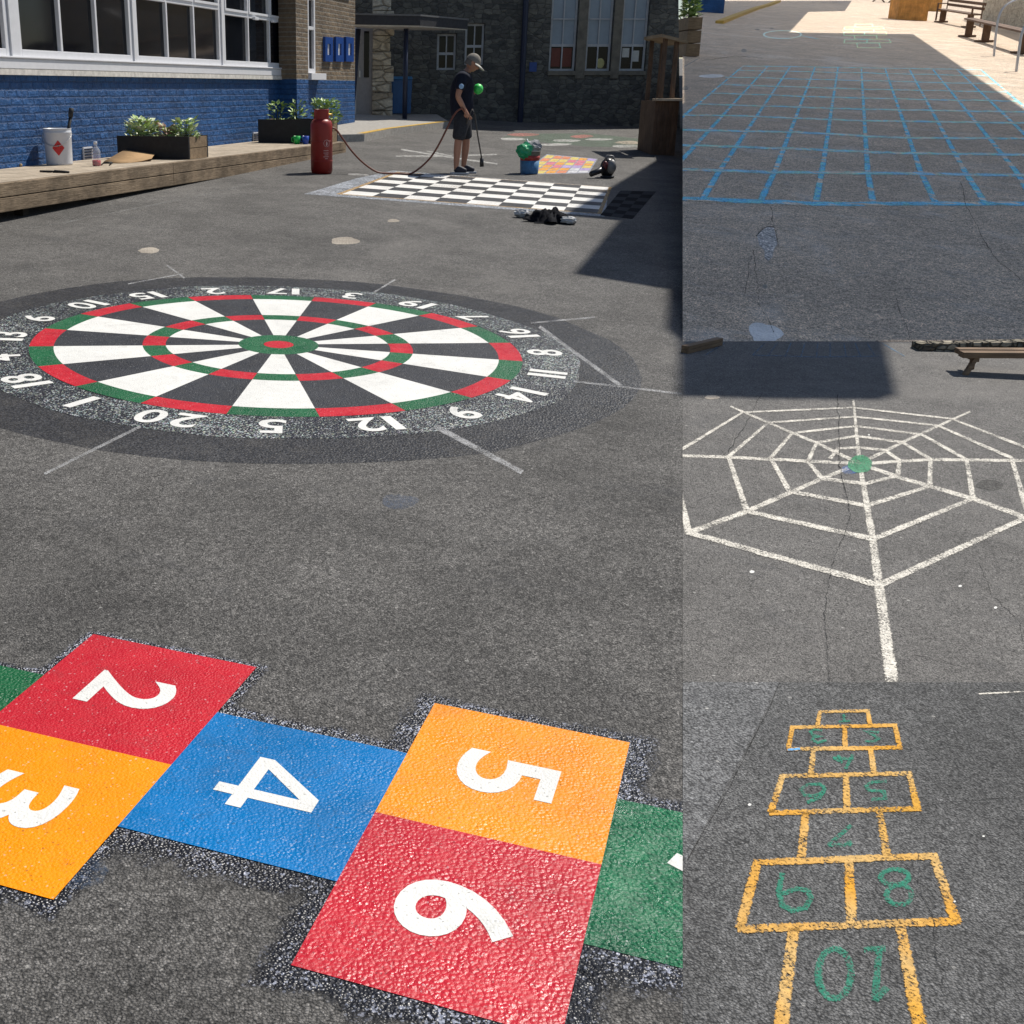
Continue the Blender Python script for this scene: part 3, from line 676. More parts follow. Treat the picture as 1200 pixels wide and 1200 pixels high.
o = flat('tarmac_patch', [(887, 276), (893, 270), (899, 266), (907, 267), (909, 276), (911, 286), (907, 292), (905, 302), (900, 306), (896, 303), (896, 294), (890, 288)], GR, .004, rp); tag(o, 'rough grey repair patch below the chalk grid', 'stain')
b = MB(); line(b, [(886, 277), (893, 269), (899, 265.5), (908, 266)], 1.6, .006, rp, .8); line(b, [(909, 270), (912, 288)], 1.2, .0065, rp, .8)
o = b.build('patch_rim', CRK); tag(o, 'dark broken rim along the top of the rough grey repair patch', 'crack')
for i, (x, y, rx, ry) in enumerate([(105, 267, 14, 2.2), (215, 178, 3.5, 2), (313, 100, 2, .8), (262, 104, 3, .8), (1160, 343, 4, 1.3), (290, 1007, 3, 2.4), (10, 310, 4, 2.5)]):
    o = flat('filler_spot', blob(*zg(x, y), rx, ry, 16, .3, i+60), PW if i < 1 else PALE, .004, rp, None, CLG); tag(o, ['white oval spill at the left of the chalk grid', 'small beige spot above the white oval spill', 'tiny spot above the chalk circle', 'tiny spot left of the chalk circle', 'brown spot at the right end of the chalk grid', 'grey spot between the repair patch and the white patch', 'pale spot at the left edge of the grid slope'][i], 'stain')
for i, (pts, lab) in enumerate([([zg(310, 730), zg(318, 800)], 'short crack above the rough grey repair patch'), ([zg(250, 880), zg(265, 1060), zg(320, 1170)], 'crack running down from the rough grey repair patch'), ([zg(240, 900), zg(215, 1040)], 'hairline crack left of the repair patch'), ([zg(975, 640), zg(1000, 730), zg(1060, 850), zg(1110, 920), zg(1200, 990)], 'long crack at the right below the chalk grid'), ([zg(750, 1050), zg(800, 1190)], 'short crack at the bottom middle of the grid slope'), ([zg(60, 215), zg(180, 198), zg(280, 205)], 'dark crack left of the chalk circle')]):
    crack('tarmac_crack', pts, 1.0 if i < 5 else .7, rp, lab, .0145, i+20)
# ================================================================ buildings and things
def atY(px, py, Y): d = ray(px, py); return CAM + d*(Y/d.y)
def frame(o, t): 
    """right-handed frame: x along t, y away to its left, z up"""
    t = Vector((t[0], t[1], 0)).normalized(); w = Vector((-t.y, t.x, 0))
    return Matrix(((t.x, w.x, 0, o[0]), (t.y, w.y, 0, o[1]), (0, 0, 1, o[2]), (0, 0, 0, 1)))
BRICK_BLUE = brick('blue_painted_brick', (.018, .098, .28), (.014, .08, .24), (.013, .07, .21), bw=.23, bh=.085, bumpk=1.0, rough=.5)
BRICK_BRN = brick('brown_brick', (.22, .16, .10), (.15, .11, .075), (.22, .2, .17), bumpk=.6)
UPVC = plain('white_upvc', (.74, .74, .76), .4, .5, var=.04)
STONE_SILL = plain('pale_sill_stone', (.66, .63, .58), .8, .3, var=.2)
GLASS = plain('dark_window_glass', (.006, .007, .010), .06, .22, var=.3, scale=2)
DECKW = wood('weathered_deck_wood', (.36, .29, .21), (.54, .46, .36), 'X', 5)
FASCIA = wood('deck_fascia_wood', (.15, .105, .064), (.36, .27, .18), 'X', 13, dirt=.6)
DARKW = wood('dark_timber', (.03, .022, .016), (.06, .045, .03), 'X', 6)
WOODZ = wood('brown_upright_boards', (.10, .06, .038), (.2, .125, .08), 'Z', 6)
WOODPL = wood('planter_wood', (.22, .15, .09), (.36, .26, .16), 'X', 6)
BLACKP = plain('black_paint_and_shade', (.016, .016, .017), .6, .4, var=.3)
RUB_D = rubble('old_rubble_stone', [(.085, .083, .076), (.125, .12, .105), (.19, .18, .15), (.105, .10, .09)], (.075, .074, .07), 8.0, bumpk=.5)
RUB_L = rubble('pale_rubble_stone', [(.5, .44, .33), (.62, .56, .44), (.7, .65, .52), (.45, .38, .28)], (.3, .26, .2), 5.0)
CONC = plain('concrete', (.34, .32, .29), .85, .3, var=.2, bumpk=.4)
YKERB = plain('worn_yellow_kerb_paint', (.52, .33, .07), .7, .3, var=.3)
DARKMET = plain('dark_blue_painted_steel', (.012, .02, .05), .45, .5)
GREYMET = plain('galvanised_steel', (.5, .5, .5), .4, .5, .8)
ROOF_D = plain('dark_roof_felt', (.05, .05, .055), .8, .3, var=.2)
SOFFIT = plain('soffit_board', (.75, .7, .62), .7, .3)
LEAF = [plain('leaf_light', (.34, .46, .16), .5, .4, var=.3), plain('leaf_mid', (.17, .28, .07), .5, .4, var=.3), plain('leaf_pale', (.6, .66, .42), .5, .4, var=.25), plain('leaf_pink', (.5, .32, .24), .5, .4, var=.3)]
STEM = plain('stem', (.07, .08, .03), .8, .2)

# ---- school building with blue painted brick
ZD = .88
WA, WB = onz(0, 198, ZD), onz(311, 164, ZD)
WT = Vector((WB.x-WA.x, WB.y-WA.y, 0)).normalized(); WN = Vector((WT.y, -WT.x, 0))   # WN looks out over the yard
WO = Vector((WA.x, WA.y, 0)); MW = frame(WO, WT)
def ws(px, py, out=0.0):
    P = onp(px, py, WO+WN*out, WN); return (P-WO).dot(WT), P.z
bld = empty('school_building', WO, 'long school building of blue painted brick under white framed windows', 'building')
def wbox(name, mat, *bx, bevel=0, parent=bld):
    b = MB()
    for q in bx: b.box(q[0], q[1], -q[3], -q[2], q[4], q[5])       # s0,s1,out0,out1,z0,z1
    return b.build(name, mat, parent, M=MW, bevel=bevel)
sE = ws(345, 92)[0]; sP0 = ws(347.5, 92, .32)[0]; sP1 = sP0+.62; sF = ws(416, 100)[0]
ZS = 1.86
wbox('blue_brick_wall', BRICK_BLUE, (-6, sF, -.35, 0, -.2, ZS))
wbox('upper_brick_wall', BRICK_BRN, (sE-.12, sF, -.35, -.002, ZS, 4.6), (-6, sE-.12, -.35, 0, 3.75, 4.6))
wbox('brick_pier', BRICK_BRN, (sP0, sP1, .001, .32, ZS+.002, 4.6)); wbox('pier_base', BRICK_BLUE, (sP0, sP1, .001, .322, -.2, ZS+.002))
wbox('roof_edge', ROOF_D, (-6.3, sF+.3, -.5, .45, 4.602, 4.85))
wbox('back_volume', BRICK_BRN, (-6, sF, -6, -.36, -.2, 4.6))
# sill: stone coping blocks and the white board above them
b = MB(); s = -6
R = random.Random(2)
while s < sE-.35:
    w = min(R.uniform(1.3, 1.7), sE-.3-s); b.box(s+.004, s+w-.004, -.05, .05, ZS-.005, ZS+.055); s += w
b.build('sill_stone', STONE_SILL, bld, M=MW)
wbox('sill_board', UPVC, (-6, sE-.12, -.05, .04, ZS+.06, ZS+.165), (-6, sE-.12, -.05, .055, ZS+.167, ZS+.19), bevel=.008)
ZB = ZS+.19
def window(s0, s1, z0, z1, cols, ztr=None, fr=.075, mu=.045, out=.0, dep=.09, handle=False, topopen=True, name='window', parent=bld, mw=MW, mat=UPVC, gl=GLASS, glu=None):
    b = MB()
    def bb(a, c, z, y, o0=out-dep, o1=out): b.box(a, c, -o1, -o0, z, y)
    bb(s0, s0+fr, z0, z1); bb(s1-fr, s1, z0, z1); bb(s0+fr, s1-fr, z0, z0+fr); bb(s0+fr, s1-fr, z1-fr, z1)
    xs = [s0+fr+(s1-s0-2*fr)*i/cols for i in range(cols+1)]
    for x in xs[1:-1]: bb(x-mu/2, x+mu/2, z0+fr, (ztr-.03 if ztr else z1-fr)); 
    if ztr:
        bb(s0+fr, s1-fr, ztr-.03, ztr+.03, out-dep, out-.002)
        for x in xs[1:-1]: bb(x-mu/2, x+mu/2, ztr+.03, z1-fr)
    f = b.build(name, mat, parent, M=mw, bevel=.006 if mat is UPVC else 0)
    rows = [(z0+fr, ztr-.03), (ztr+.03, z1-fr)] if ztr else [(z0+fr, z1-fr)]
    for ri, (za, zb) in enumerate(rows):
        for i in range(cols):
            xa = xs[i]+(mu/2 if i else 0); xb = xs[i+1]-(mu/2 if i < cols-1 else 0)
            p = MB(); p.box(xa, xb, -(out-.05), -(out-.062), za, zb)
            p.build('pane', (glu if (glu and ri == 1) else gl), f, M=mw)
            if ri == 1 and topopen:
                q = MB(); k = .035
                for bx in ((xa, xa+k, za, zb), (xb-k, xb, za, zb), (xa+k, xb-k, za, za+k), (xa+k, xb-k, zb-k, zb)): q.box(bx[0], bx[1], -(out+.012), -(out-.045), bx[2], bx[3])
                q.build('top_light', mat, f, M=mw)
    if handle:
        for x in (xs[1]+.18, xs[2]+.05):
            q = MB(); q.box(x, x+.16, -(out+.05), -(out+.001), ztr-.05, ztr-.005); q.build('handle', mat, f, M=mw, bevel=.006)
    return f
def sx(px): return ws(px, 60)[0]
ztr = ws(300, 20)[1]
window(-6, sx(-60), ZB, 3.72, 3, ztr); window(sx(-57), sx(12), ZB, 3.72, 3, 2.98)
window(sx(22), sx(156), ZB, 3.72, 3, 2.98)
window(sx(159.5), sx(259.5), ZB, 3.72, 3, 2.86)
window(sx(262.5), sE-.16, ZB, 3.72, 3, ztr, handle=True)
for a_, c_ in ((sx(12)+.01, sx(22)-.01), (sx(156)+.005, sx(159.5)-.005), (sx(259.5)+.005, sx(262.5)-.005), (sx(-60)+.01, sx(-57)-.01)): wbox('window_post', UPVC, (a_, c_, -.09, .02, ZB, 3.72))
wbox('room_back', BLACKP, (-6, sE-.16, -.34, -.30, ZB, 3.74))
# slim window past the pier with its own sill, three blue framed plaques
s0, s1 = ws(357, 60)[0], ws(366, 60)[0]
window(s0, s1, ZS+.12, 3.3, 1, 2.75, out=.06, dep=.06, topopen=False)
wbox('slim_sill', UPVC, (s0-.08, s1+.35, 0, .16, ZS+.0, ZS+.115), bevel=.006)
for k, px in enumerate((378.5, 391, 403)):
    a, c = ws(px, 60)[0], ws(px+9, 60)[0]; z0, z1 = ws(px, 72)[1], ws(px, 43)[1]
    fr = (c-a)*.30
    f = wbox('blue_plaque', plain('plaque_blue', (.012, .06, .26), .4) if k == 0 else bpy.data.materials['plaque_blue'], (a, a+fr, 0, .05, z0, z1), (c-fr, c, 0, .05, z0, z1), (a+fr, c-fr, 0, .05, z0, z0+.12), (a+fr, c-fr, 0, .05, z1-.12, z1))
    wbox('plaque_inset', UPVC, (a+fr, c-fr, 0, .02, z0+.12, z1-.12), parent=f)
for px, py in ((102, 179.5), (299, 160.5)):
    s, z = ws(px, py); q = wbox('air_vent', UPVC, (s-.11, s+.11, 0, .02, z-.075, z+.075))
    b = MB()
    for i in range(4): b.box(s-.10, s+.10, -.035, -.02, z-.06+i*.034, z-.045+i*.034)
    b.build('louvre', DARKMET, q, M=MW)
# ---- porch: canopy, post, door, platform
PZ = 2.95
c1, c2, c3 = onz(375, 31, PZ), onz(492, 33, PZ), onz(547, 37, PZ); c4 = c1+(c3-c2)*1.6; c3 = c2+(c3-c2)*1.0
porch = empty('porch_canopy', gp(474, 147), 'flat roofed entrance porch with a dark fascia and one slim post', 'porch')
ci = (c1+c2+c3+c4)/4; b = MB(); b.prism([ci+(q-ci)*.985+Vector((0, 0, .03)) for q in (c1, c2, c3, c4)], (0, 0, .02)); b.build('soffit', SOFFIT, porch)
b = MB(); ce = (c1+c2+c3+c4)/4
b.prism([ce+(q-ce)*1.012+Vector((0, 0, .051)) for q in (c1, c2, c3, c4)], (0, 0, .19)); b.build('fascia', ROOF_D, porch)
b = MB(); b.prism([ce+(q-ce)*1.03+Vector((0, 0, .242)) for q in (c1, c2, c3, c4)], (0, 0, .035)); b.build('roof_sheet', plain('grey_roof_sheet', (.16, .16, .16), .7), porch)
g = gp(474, 147); b = MB(); b.tube([g-Vector((0, 0, .1)), Vector((g.x, g.y, PZ))], .055, 10); b.build('post', DARKMET, porch, True)
g = gp(411, 144); b = MB(); t = atY(421, 36, g.y); b.tube([g-Vector((0, 0, .1)), Vector((g.x+.16, g.y, PZ))], .06, 8); b.build('post', DARKMET, porch, True)
# door: a white framed leaf at the end of the blue wall
DP = gp(427, 141); MD = frame(DP-Vector((0, 0, .0)), (1, .05))
k = DP.y/F*1.03
door = empty('entrance_door', DP, 'pale grey entrance door with a narrow glass slot below the porch', 'door')
def dbox(name, mat, *bx, parent=door):
    b = MB()
    for q in bx: b.box(q[0], q[1], -q[3], -q[2], q[4], q[5])
    return b.build(name, mat, parent, M=MD)
dbox('door_leaf', plain('pale_door_paint', (.36, .36, .37), .5), (-9*k, 9*k, -.06, 0, 0, 2.15))
dbox('door_frame', UPVC, (-11*k, -9*k, -.08, .03, 0, 2.25), (9*k, 11*k, -.08, .03, 0, 2.25), (-9*k, 9*k, -.08, .03, 2.152, 2.25))
dbox('glass_slot', GLASS, (-.02, .10, .001, .012, .95, 1.95)); dbox('handle', GREYMET, (-.14, -.10, .001, .05, .95, 1.1))
b = MB(); pp = [gp(x, y) for x, y in ((396, 167), (427, 166), (458, 159.5), (526, 150), (512, 141), (392, 141))]
b.prism([Vector((q.x, q.y, q.z-.1)) for q in pp], (0, 0, .24)); plat = b.build('entrance_platform', CONC, bevel=.01); tag(plat, 'low concrete step below the entrance porch', 'step')
b = MB()
for q0, q1 in ((pp[1], pp[2]), (pp[2], pp[3])):
    d = (q1-q0).normalized(); w = Vector((-d.y, d.x, 0))*.16; z = Vector((0, 0, .142))
    b.prism([q0+z+d*.02, q1+z-d*.02, q1+z+w-d*.02, q0+z+w+d*.02], (0, 0, .006))
b.build('yellow_edge', YKERB, plat)
# quoined stone pier behind the porch, its right side in the sun
g = gp(449, 142.3); kk = g.y/F
b = MB(); R = random.Random(5); z = g.z-.1; i = 0
while z < 5.2:
    h = R.uniform(.22, .42); j = R.uniform(0, .10)
    b.box(g.x-.26, g.x+.14+j, g.y-.03*R.random(), g.y+.55, z, z+h-.012); z += h
pier = b.build('stone_pier', RUB_L, bevel=.02); tag(pier, 'rough pale stone pier behind the porch with its edge in the sun', 'pillar')
# ---- old stone school wall at the back
YB = 31.2
def bx_(px): return (px-400)/F*(YB*cP-(1.0-H)*sP)
def bz(py): return atY(500, py, YB).z
xl, xr = bx_(405)-.0, bx_(799.3)
back = empty('stone_building', (xl, YB, gz(xl, YB)), 'old rubble stone school building with tall mullioned windows in deep shade', 'building')
gzb = min(gz(xl, YB), gz(xr, YB))
# main wall in pieces round the openings so the windows sit in real reveals
ops = [(bx_(639.5), bx_(670.5), bz(83), 6.2), (bx_(681.5), bx_(711), bz(83), 6.2), (bx_(721), bx_(751.5), bz(83), 6.2), (bx_(510), bx_(532.5), bz(82), bz(39)), (bx_(542), bx_(564.5), bz(76), bz(27))]
ops = sorted(ops); ZT = 8.4
b = MB(); x = xl
MBK = Matrix.Translation((xl, YB, 0))
def bb(b, x0, x1, y0, y1, z0, z1): b.box(x0-xl, x1-xl, y0, y1, z0, z1)
for (a, c, z0, z1) in ops:
    bb(b, x, a, 0, .5, gzb-.3, ZT); bb(b, a, c, 0, .5, gzb-.3, z0); bb(b, a, c, 0, .5, z1, ZT); x = c
hb = ZT-gzb+.3
b.add([(x-xl, 0, gzb-.3), (xr-xl, 0, gzb-.3), (xr-xl, .5, gzb-.3), (x-xl, .5, gzb-.3), (x-xl, 0, ZT), (xr-xl-.86, 0, ZT), (xr-xl-.86, .5, ZT), (x-xl, .5, ZT)], [(0, 3, 2, 1), (4, 5, 6, 7), (0, 1, 5, 4), (1, 2, 6, 5), (2, 3, 7, 6), (3, 0, 4, 7)])
b.build('rubble_wall', RUB_D, back, M=MBK)
DRESS = plain('dressed_stone', (.19, .17, .135), .85, .2, var=.3, scale=6, bumpk=.3)
b = MB()
for x0, x1 in ((bx_(670.5), bx_(681.5)), (bx_(711), bx_(721))): bb(b, x0+.003, x1-.003, -.03, .45, bz(92), 6.3)
for (a, c, z0, z1) in ops[2:]: bb(b, a-.02, c+.02, -.05, .3, z0-.1, z0-.002)
b.build('mullion', DRESS, back, M=MBK)
UPPER_PANE = plain('pale_upper_pane', (.30, .36, .42), .25, .5, var=.12, scale=2)  # pale grey-blue colour for the upper panes of the tall windows
PAINTED = plain('cream_painted_frame', (.5, .5, .5), .5)
MB2 = Matrix.Translation((0, YB, 0))
for n_, (a, c, z0, z1) in enumerate(ops):
    tall = n_ >= 2
    w = window(a+.01, c-.01, z0, z1-.01, 2, bz(53) if tall else z0+(z1-z0)*.45, fr=.05, mu=.03, out=-.12, dep=.08, topopen=False, parent=back, mw=MB2, mat=PAINTED, glu=UPPER_PANE if tall else None)
    if tall:
        b = MB(); b.box(a+.06, c-.06, .10, .118, bz(22)-.015, bz(22)+.015); b.build('glazing_bar', PAINTED, w, M=MB2)
PAPER = plain('white_paper', (.6, .6, .56), .8); REDB = plain('red_brown_display', (.20, .06, .04), .7); YEL = plain('yellow_soft_toy', (.55, .5, .22), .8)
b = MB()
for px0, px1, py0, py1 in ((725, 733, 67, 56), (737, 744.5, 72, 59)): b.box(bx_(px0), bx_(px1), .155, .162, bz(py0), bz(py1))
b.build('notice', PAPER, back, M=MB2)
b = MB(); b.box(bx_(643), bx_(653.5), .155, .165, bz(78), bz(56)); b.box(bx_(656), bx_(666.5), .155, .165, bz(78), bz(56)); b.build('display_board', REDB, back, M=MB2)
b = MB(); b.ball((bx_(700.5), YB+.158, bz(74)), .1, 12, 8, (1, .12, 1.2)); b.build('toy', YEL, back)
b = MB(); b.tube([(bx_(609), YB-.1, gzb), (bx_(609), YB-.1, 8.2)], .07, 8); pipe = b.build('downpipe', DARKMET, back)
b = MB(); b.box(bx_(617), bx_(625.5), -.04, -.002, bz(84), bz(73)); b.build('wall_plaque', bpy.data.materials['plaque_blue'], back, M=MB2)
b = MB(); bb(b, xl-.2, xr-.8, -.25, .7, ZT+.003, ZT+.3); b.build('roof_edge', ROOF_D, back, M=MBK)
# dark bench against the wall
bp = gp(682, 145); k = bp.y/F
bench = empty('wall_bench', bp, 'dark wooden bench standing in shade under the tall stone windows', 'bench')
for nm, bxs in (('seat', [(-36*k, 36*k, -.2, .2, .42, .47)]), ('backrest', [(-36*k, 36*k, .2, .25, .6, .72), (-36*k, 36*k, .2, .25, .8, .9)])):
    b = MB()
    for q in bxs: b.box(*q)
    b.build(nm, DARKW, bench, M=Matrix.Translation(bp))
for x in (-30*k, 30*k):
    b = MB(); b.box(x-.05, x+.05, -.2, -.1, -.1, .42); b.box(x-.05, x+.05, .15, .2, -.1, .95); b.build('leg', DARKW, bench, M=Matrix.Translation(bp))
# ---- blue bin on the step
g = gp(470, 141)+Vector((0, 0, .12)); k = g.y/F
bn = empty('wheelie_bin', g, 'tall blue bin standing behind the porch post', 'bin')
BINB = plain('blue_bin_plastic', (.012, .10, .28), .4)
b = MB(); b.box(-10*k, 10*k, -.2, .25, .04, .80, taper=(-.02, -.02)); b.build('body', BINB, bn, M=Matrix.Translation(g), bevel=.015)
b = MB(); b.box(-11.5*k, 11.5*k, -.26, .29, .803, .87, taper=(.02, .03)); b.build('lid', plain('blue_bin_lid', (.05, .2, .42), .4), bn, M=Matrix.Translation(g), bevel=.012)

# ---- timber deck along the blue wall
DT = (onz(401, 166, ZD)-onz(0, 214, ZD)).normalized(); DO = onz(0, 214, ZD)
dS = DO-DT*6; dE = onz(401, 166, ZD)
deck = empty('timber_deck', onz(200, 190, ZD)-Vector((0, 0, .4)), 'long low weathered timber deck along the blue brick wall', 'deck')
MDK = frame(DO, DT); L = (dE-DO).length
def wall_off(s):   # distance from deck front to wall at s
    P = DO+DT*s; return -(P-WO).dot(WN)*-1
b = MB(); nb = 9
for i in range(nb):
    f0, f1 = i/nb, (i+1)/nb
    def pt(s, f):
        P = DO+DT*s; d = (P-WO).dot(WN)-.01; Q = P-WN*d*f; return Vector((Q.x, Q.y, ZD))
    e = .006/1.2
    a_, b2, c_, d_ = pt(-6, f0+e), pt(L, f0+e), pt(L, f1-e), pt(-6, f1-e)
    b.prism([q-Vector((0, 0, .035)) for q in (a_, b2, c_, d_)], (0, 0, .035))
inv = MDK.inverted(); b.v = [inv @ q for q in b.v]; b.build('deck_boards', DECKW, deck, M=MDK)
for z0, z1 in ((-.128, -.003), (-.265, -.136)):
    for s0, s1 in ((-6, -1.9), (-1.894, 3.4), (3.406, L)):
        b = MB(); b.box(s0, s1, -.055, -.012 if z0 < -.15 else .0, z0, z1); b.build('fascia_board', FASCIA, deck, M=MDK, bevel=.006)
b = MB(); b.box(L+.002, L+.045, -.05, 1.3, -.265, -.037); b.build('end_board', FASCIA, deck, M=MDK)
for i in range(12):
    s = -5+i*1.35
    if s < L-.1:
        b = MB(); b.box(s, s+.1, .05, .15, -.7, -.037); b.build('support', DARKW, deck, M=MDK)

# ---- planters and plants
def leaves(b, c, rx, ry, h, n, size, R, up=.6):
    for i in range(n):
        a = R.uniform(0, 6.283); r = math.sqrt(R.random()); zz = R.random()
        q = Vector((c[0]+rx*r*math.cos(a)*(1-.3*zz), c[1]+ry*r*math.sin(a)*(1-.3*zz), c[2]+h*zz))
        d = Vector((math.cos(a)*R.uniform(.3, 1), math.sin(a)*R.uniform(.3, 1), R.uniform(-.2, 1)*up)).normalized()
        s = Vector((-d.y, d.x, R.uniform(-.5, .5))).normalized(); n2 = d.cross(s); l = size*R.uniform(.6, 1.3); w = l*.32
        b.add([q, q+d*l*.5+s*w+n2*l*.06, q+d*l, q+d*l*.5-s*w+n2*l*.06, q+d*l*.5-n2*l*.03], [(0, 4, 1), (1, 4, 2), (2, 4, 3), (3, 4, 0)])
def plant(name, c, rx, ry, h, n, size, cols, label, seed, group=None):
    R = random.Random(seed); root = empty(name, c, label, 'plant', group)
    b = MB()
    for i in range(9):
        a = R.uniform(0, 6.28); r = R.random()*.7
        b.tube([Vector(c)+Vector((rx*r*math.cos(a)*.5, ry*r*math.sin(a)*.5, -.05)), Vector(c)+Vector((rx*r*math.cos(a), ry*r*math.sin(a), h*R.uniform(.6, 1)))], [.006, .003], 5)
    b.build('stem', STEM, root)
    for ci, (m, fr) in enumerate(cols):
        b = MB(); leaves(b, c, rx, ry, h, int(n*fr), size, R); b.build('foliage', m, root)
def planter(s0, s1, hgt, label, plants):
    b_ = DO+DT*s0; root = empty('planter_box', b_, label, 'planter')
    P = lambda s, f, z: (lambda Q, d: Vector((Q.x-WN.x*d*f, Q.y-WN.y*d*f, ZD+z)))(DO+DT*s, (DO+DT*s-WO).dot(WN))
    f1 = .80
    q = [P(s0, .02, .004), P(s1, .02, .004), P(s1, f1, .004), P(s0, f1, .004)]
    t = .03
    b = MB(); b.prism([q[0], q[0]+DT*t, q[3]+DT*t, q[3]], (0, 0, hgt)); b.build('shade_black_side', BLACKP, root); b = MB(); b.prism([q[1]-DT*t, q[1], q[2], q[2]-DT*t], (0, 0, hgt)); b.build('shade_black_side', BLACKP, root)  # side faces coloured black to carry their shade
    n = 2 if hgt < .4 else 3
    ins = -WN*t
    for i in range(n):
        z0, z1 = hgt*i/n, hgt*(i+1)/n-.008
        z = Vector((0, 0, z0)); b = MB(); b.prism([q[0]+DT*(t+.002)+z, q[1]-DT*(t+.002)+z, q[1]-DT*(t+.002)+ins+z, q[0]+DT*(t+.002)+ins+z], (0, 0, z1-z0)); b.build('end_board', WOODPL, root)
        b = MB(); b.prism([q[3]+DT*(t+.002)+z-ins, q[2]-DT*(t+.002)+z-ins, q[2]-DT*(t+.002)+z, q[3]+DT*(t+.002)+z], (0, 0, z1-z0)); b.build('end_board', WOODPL, root)
    b = MB(); b.prism([q[0]+DT*(t+.004)+ins*1.05, q[1]-DT*(t+.004)+ins*1.05, q[2]-DT*(t+.004)-ins*1.05, q[3]+DT*(t+.004)-ins*1.05], (0, 0, hgt-.05)); b.build('soil', plain('soil_'+str(s0)[:4], (.03, .022, .015), .95), root)
    for f, sm, pl in plants:
        pl(P(s0+(s1-s0)*sm, f, hgt-.05))
def sdk(px, py): P = onz(px, py, ZD); return (P-DO).dot(DT)
s1a = sdk(224, 187.2); s1b = sdk(243, 185)+.1
planter(s1a, s1b, .27, 'low planter with shade-blackened sides on the deck in front of the blue wall', [
    (.62, .5, lambda c: plant('leafy_plant', c, .2, .17, .24, 210, .10, [(LEAF[0], .5), (LEAF[2], .5)], 'pale variegated leafy plant at the wall end of the near planter', 1)),
    (.36, .5, lambda c: plant('leafy_plant', c, .12, .15, .17, 110, .085, [(LEAF[3], .6), (LEAF[0], .4)], 'pinkish low plant in the middle of the near planter', 2)),
    (.16, .5, lambda c: plant('leafy_plant', c, .17, .15, .24, 170, .09, [(LEAF[0], .6), (LEAF[2], .4)], 'light green bushy plant at the wooden end of the near planter', 3))])
s2a = sdk(388, 168.5); s2b = sdk(400, 166.5)
planter(s2a, s2b+.02, .36, 'planter with shade-blackened sides at the far end of the deck behind the gas cylinder', [
    (.66, .5, lambda c: plant('leafy_plant', c, .16, .14, .30, 60, .085, [(LEAF[0], .6), (LEAF[1], .4)], 'sparse upright plant at the wall end of the far planter', 4)),
    (.42, .5, lambda c: plant('leafy_plant', c, .16, .14, .32, 70, .085, [(LEAF[0], .5), (LEAF[1], .5)], 'thin stalky plant in the middle of the far planter', 5)),
    (.08, .5, lambda c: plant('leafy_plant', c, .23, .2, .34, 380, .085, [(LEAF[0], .75), (LEAF[1], .25)], 'rounded light green bush behind the red gas cylinder', 6))])

# ---- paint tin with brush, bottle, cardboard, tools on the deck
g = onz(70, 193, ZD)+Vector((0, 0, .002)); k = g.y/F*1.02
tin = empty('paint_tin', g, 'large white metal paint tin with a red diamond hazard label on the deck', 'paint tin')
TINW = plain('white_tin', (.62, .63, .66), .35, .5, var=.06)
r0 = 15*k; hh = .40
b = MB(); b.lathe([(r0*.93, 0), (r0*.95, .015), (r0*.95, .02), (r0*1.0, hh-.06), (r0*1.03, hh-.05), (r0*1.03, hh-.035), (r0*1.0, hh-.03), (r0*1.02, hh-.005), (r0*1.04, hh), (r0*.97, hh), (r0*.95, hh-.06)], 28, g); b.build('body', TINW, tin, True)
b = MB(); b.tube([g+Vector((r0*1.05*math.cos(a), r0*1.05*math.sin(a)-.0, hh-.06-.13*math.sin(math.pi*i/12))) for i, a in enumerate([-math.radians(180)+math.pi*1.0*i/12 for i in range(13)])], .004, 6); b.build('bail_handle', GREYMET, tin, True)
b = MB(); lift = 1.012
dm = [(-.07, .0), (0, -.085), (.07, 0), (0, .085)]
def oncyl(u, v, rr): a = -math.pi/2+.22+u/r0; return g+Vector((rr*math.cos(a), rr*math.sin(a), .19+v))
vs = []; fs = []
for i in range(9):
    u = -.07+.14*i/8; h2 = .085*(1-abs(u)/.07)+.0005
    vs += [oncyl(u, -h2, r0*1.004), oncyl(u, h2, r0*1.004)]
    if i: fs.append((2*i-2, 2*i, 2*i+1, 2*i-1))
b.add(vs, fs); b.build('hazard_label', plain('hazard_red', (.55, .02, .02), .5), tin)
b = MB(); b.add([oncyl(x, y, r0*1.008) for x, y in ((-.03, -.012), (.03, -.012), (.03, 0), (-.03, 0))], [(0, 1, 2, 3)]); b.add([oncyl(x, y, r0*1.008) for x, y in ((-.008, .012), (.01, .012), (.0, .05))], [(0, 1, 2)]); b.build('label_mark', BLACKP, tin)
b = MB(); a = g+Vector((.05, .05, .1)); b.tube([a, a+Vector((.10, .02, .42))], [.014, .02], 8); b.tube([a+Vector((.10, .02, .42)), a+Vector((.118, .024, .52))], [.028, .03], 8)
o = b.build('brush', BLACKP, None, True); tag(o, 'dark brush standing in the white paint tin', 'brush')
g = onz(113.5, 194.5, ZD)+Vector((0, 0, .002)); k = g.y/F
bt = empty('plastic_bottle', g, 'clear plastic bottle with red liquid at the bottom, on the deck', 'bottle')
CLR = NT('clear_plastic'); CLR = CLR.bsdf((.85, .88, .9), .08, None, .5, 0, .22)
b = MB(); r = 4.9*k; b.lathe([(r*.9, 0), (r, .01), (r, .15), (r*.85, .18), (r*.36, .215), (r*.36, .235)], 18, g); b.build('body', CLR, bt, True)
b = MB(); b.lathe([(r*.88, .002), (r*.97, .011), (r*.97, .062), (r*.9, .063)], 18, g); b.build('liquid', plain('red_liquid', (.5, .02, .03), .2), bt, True)
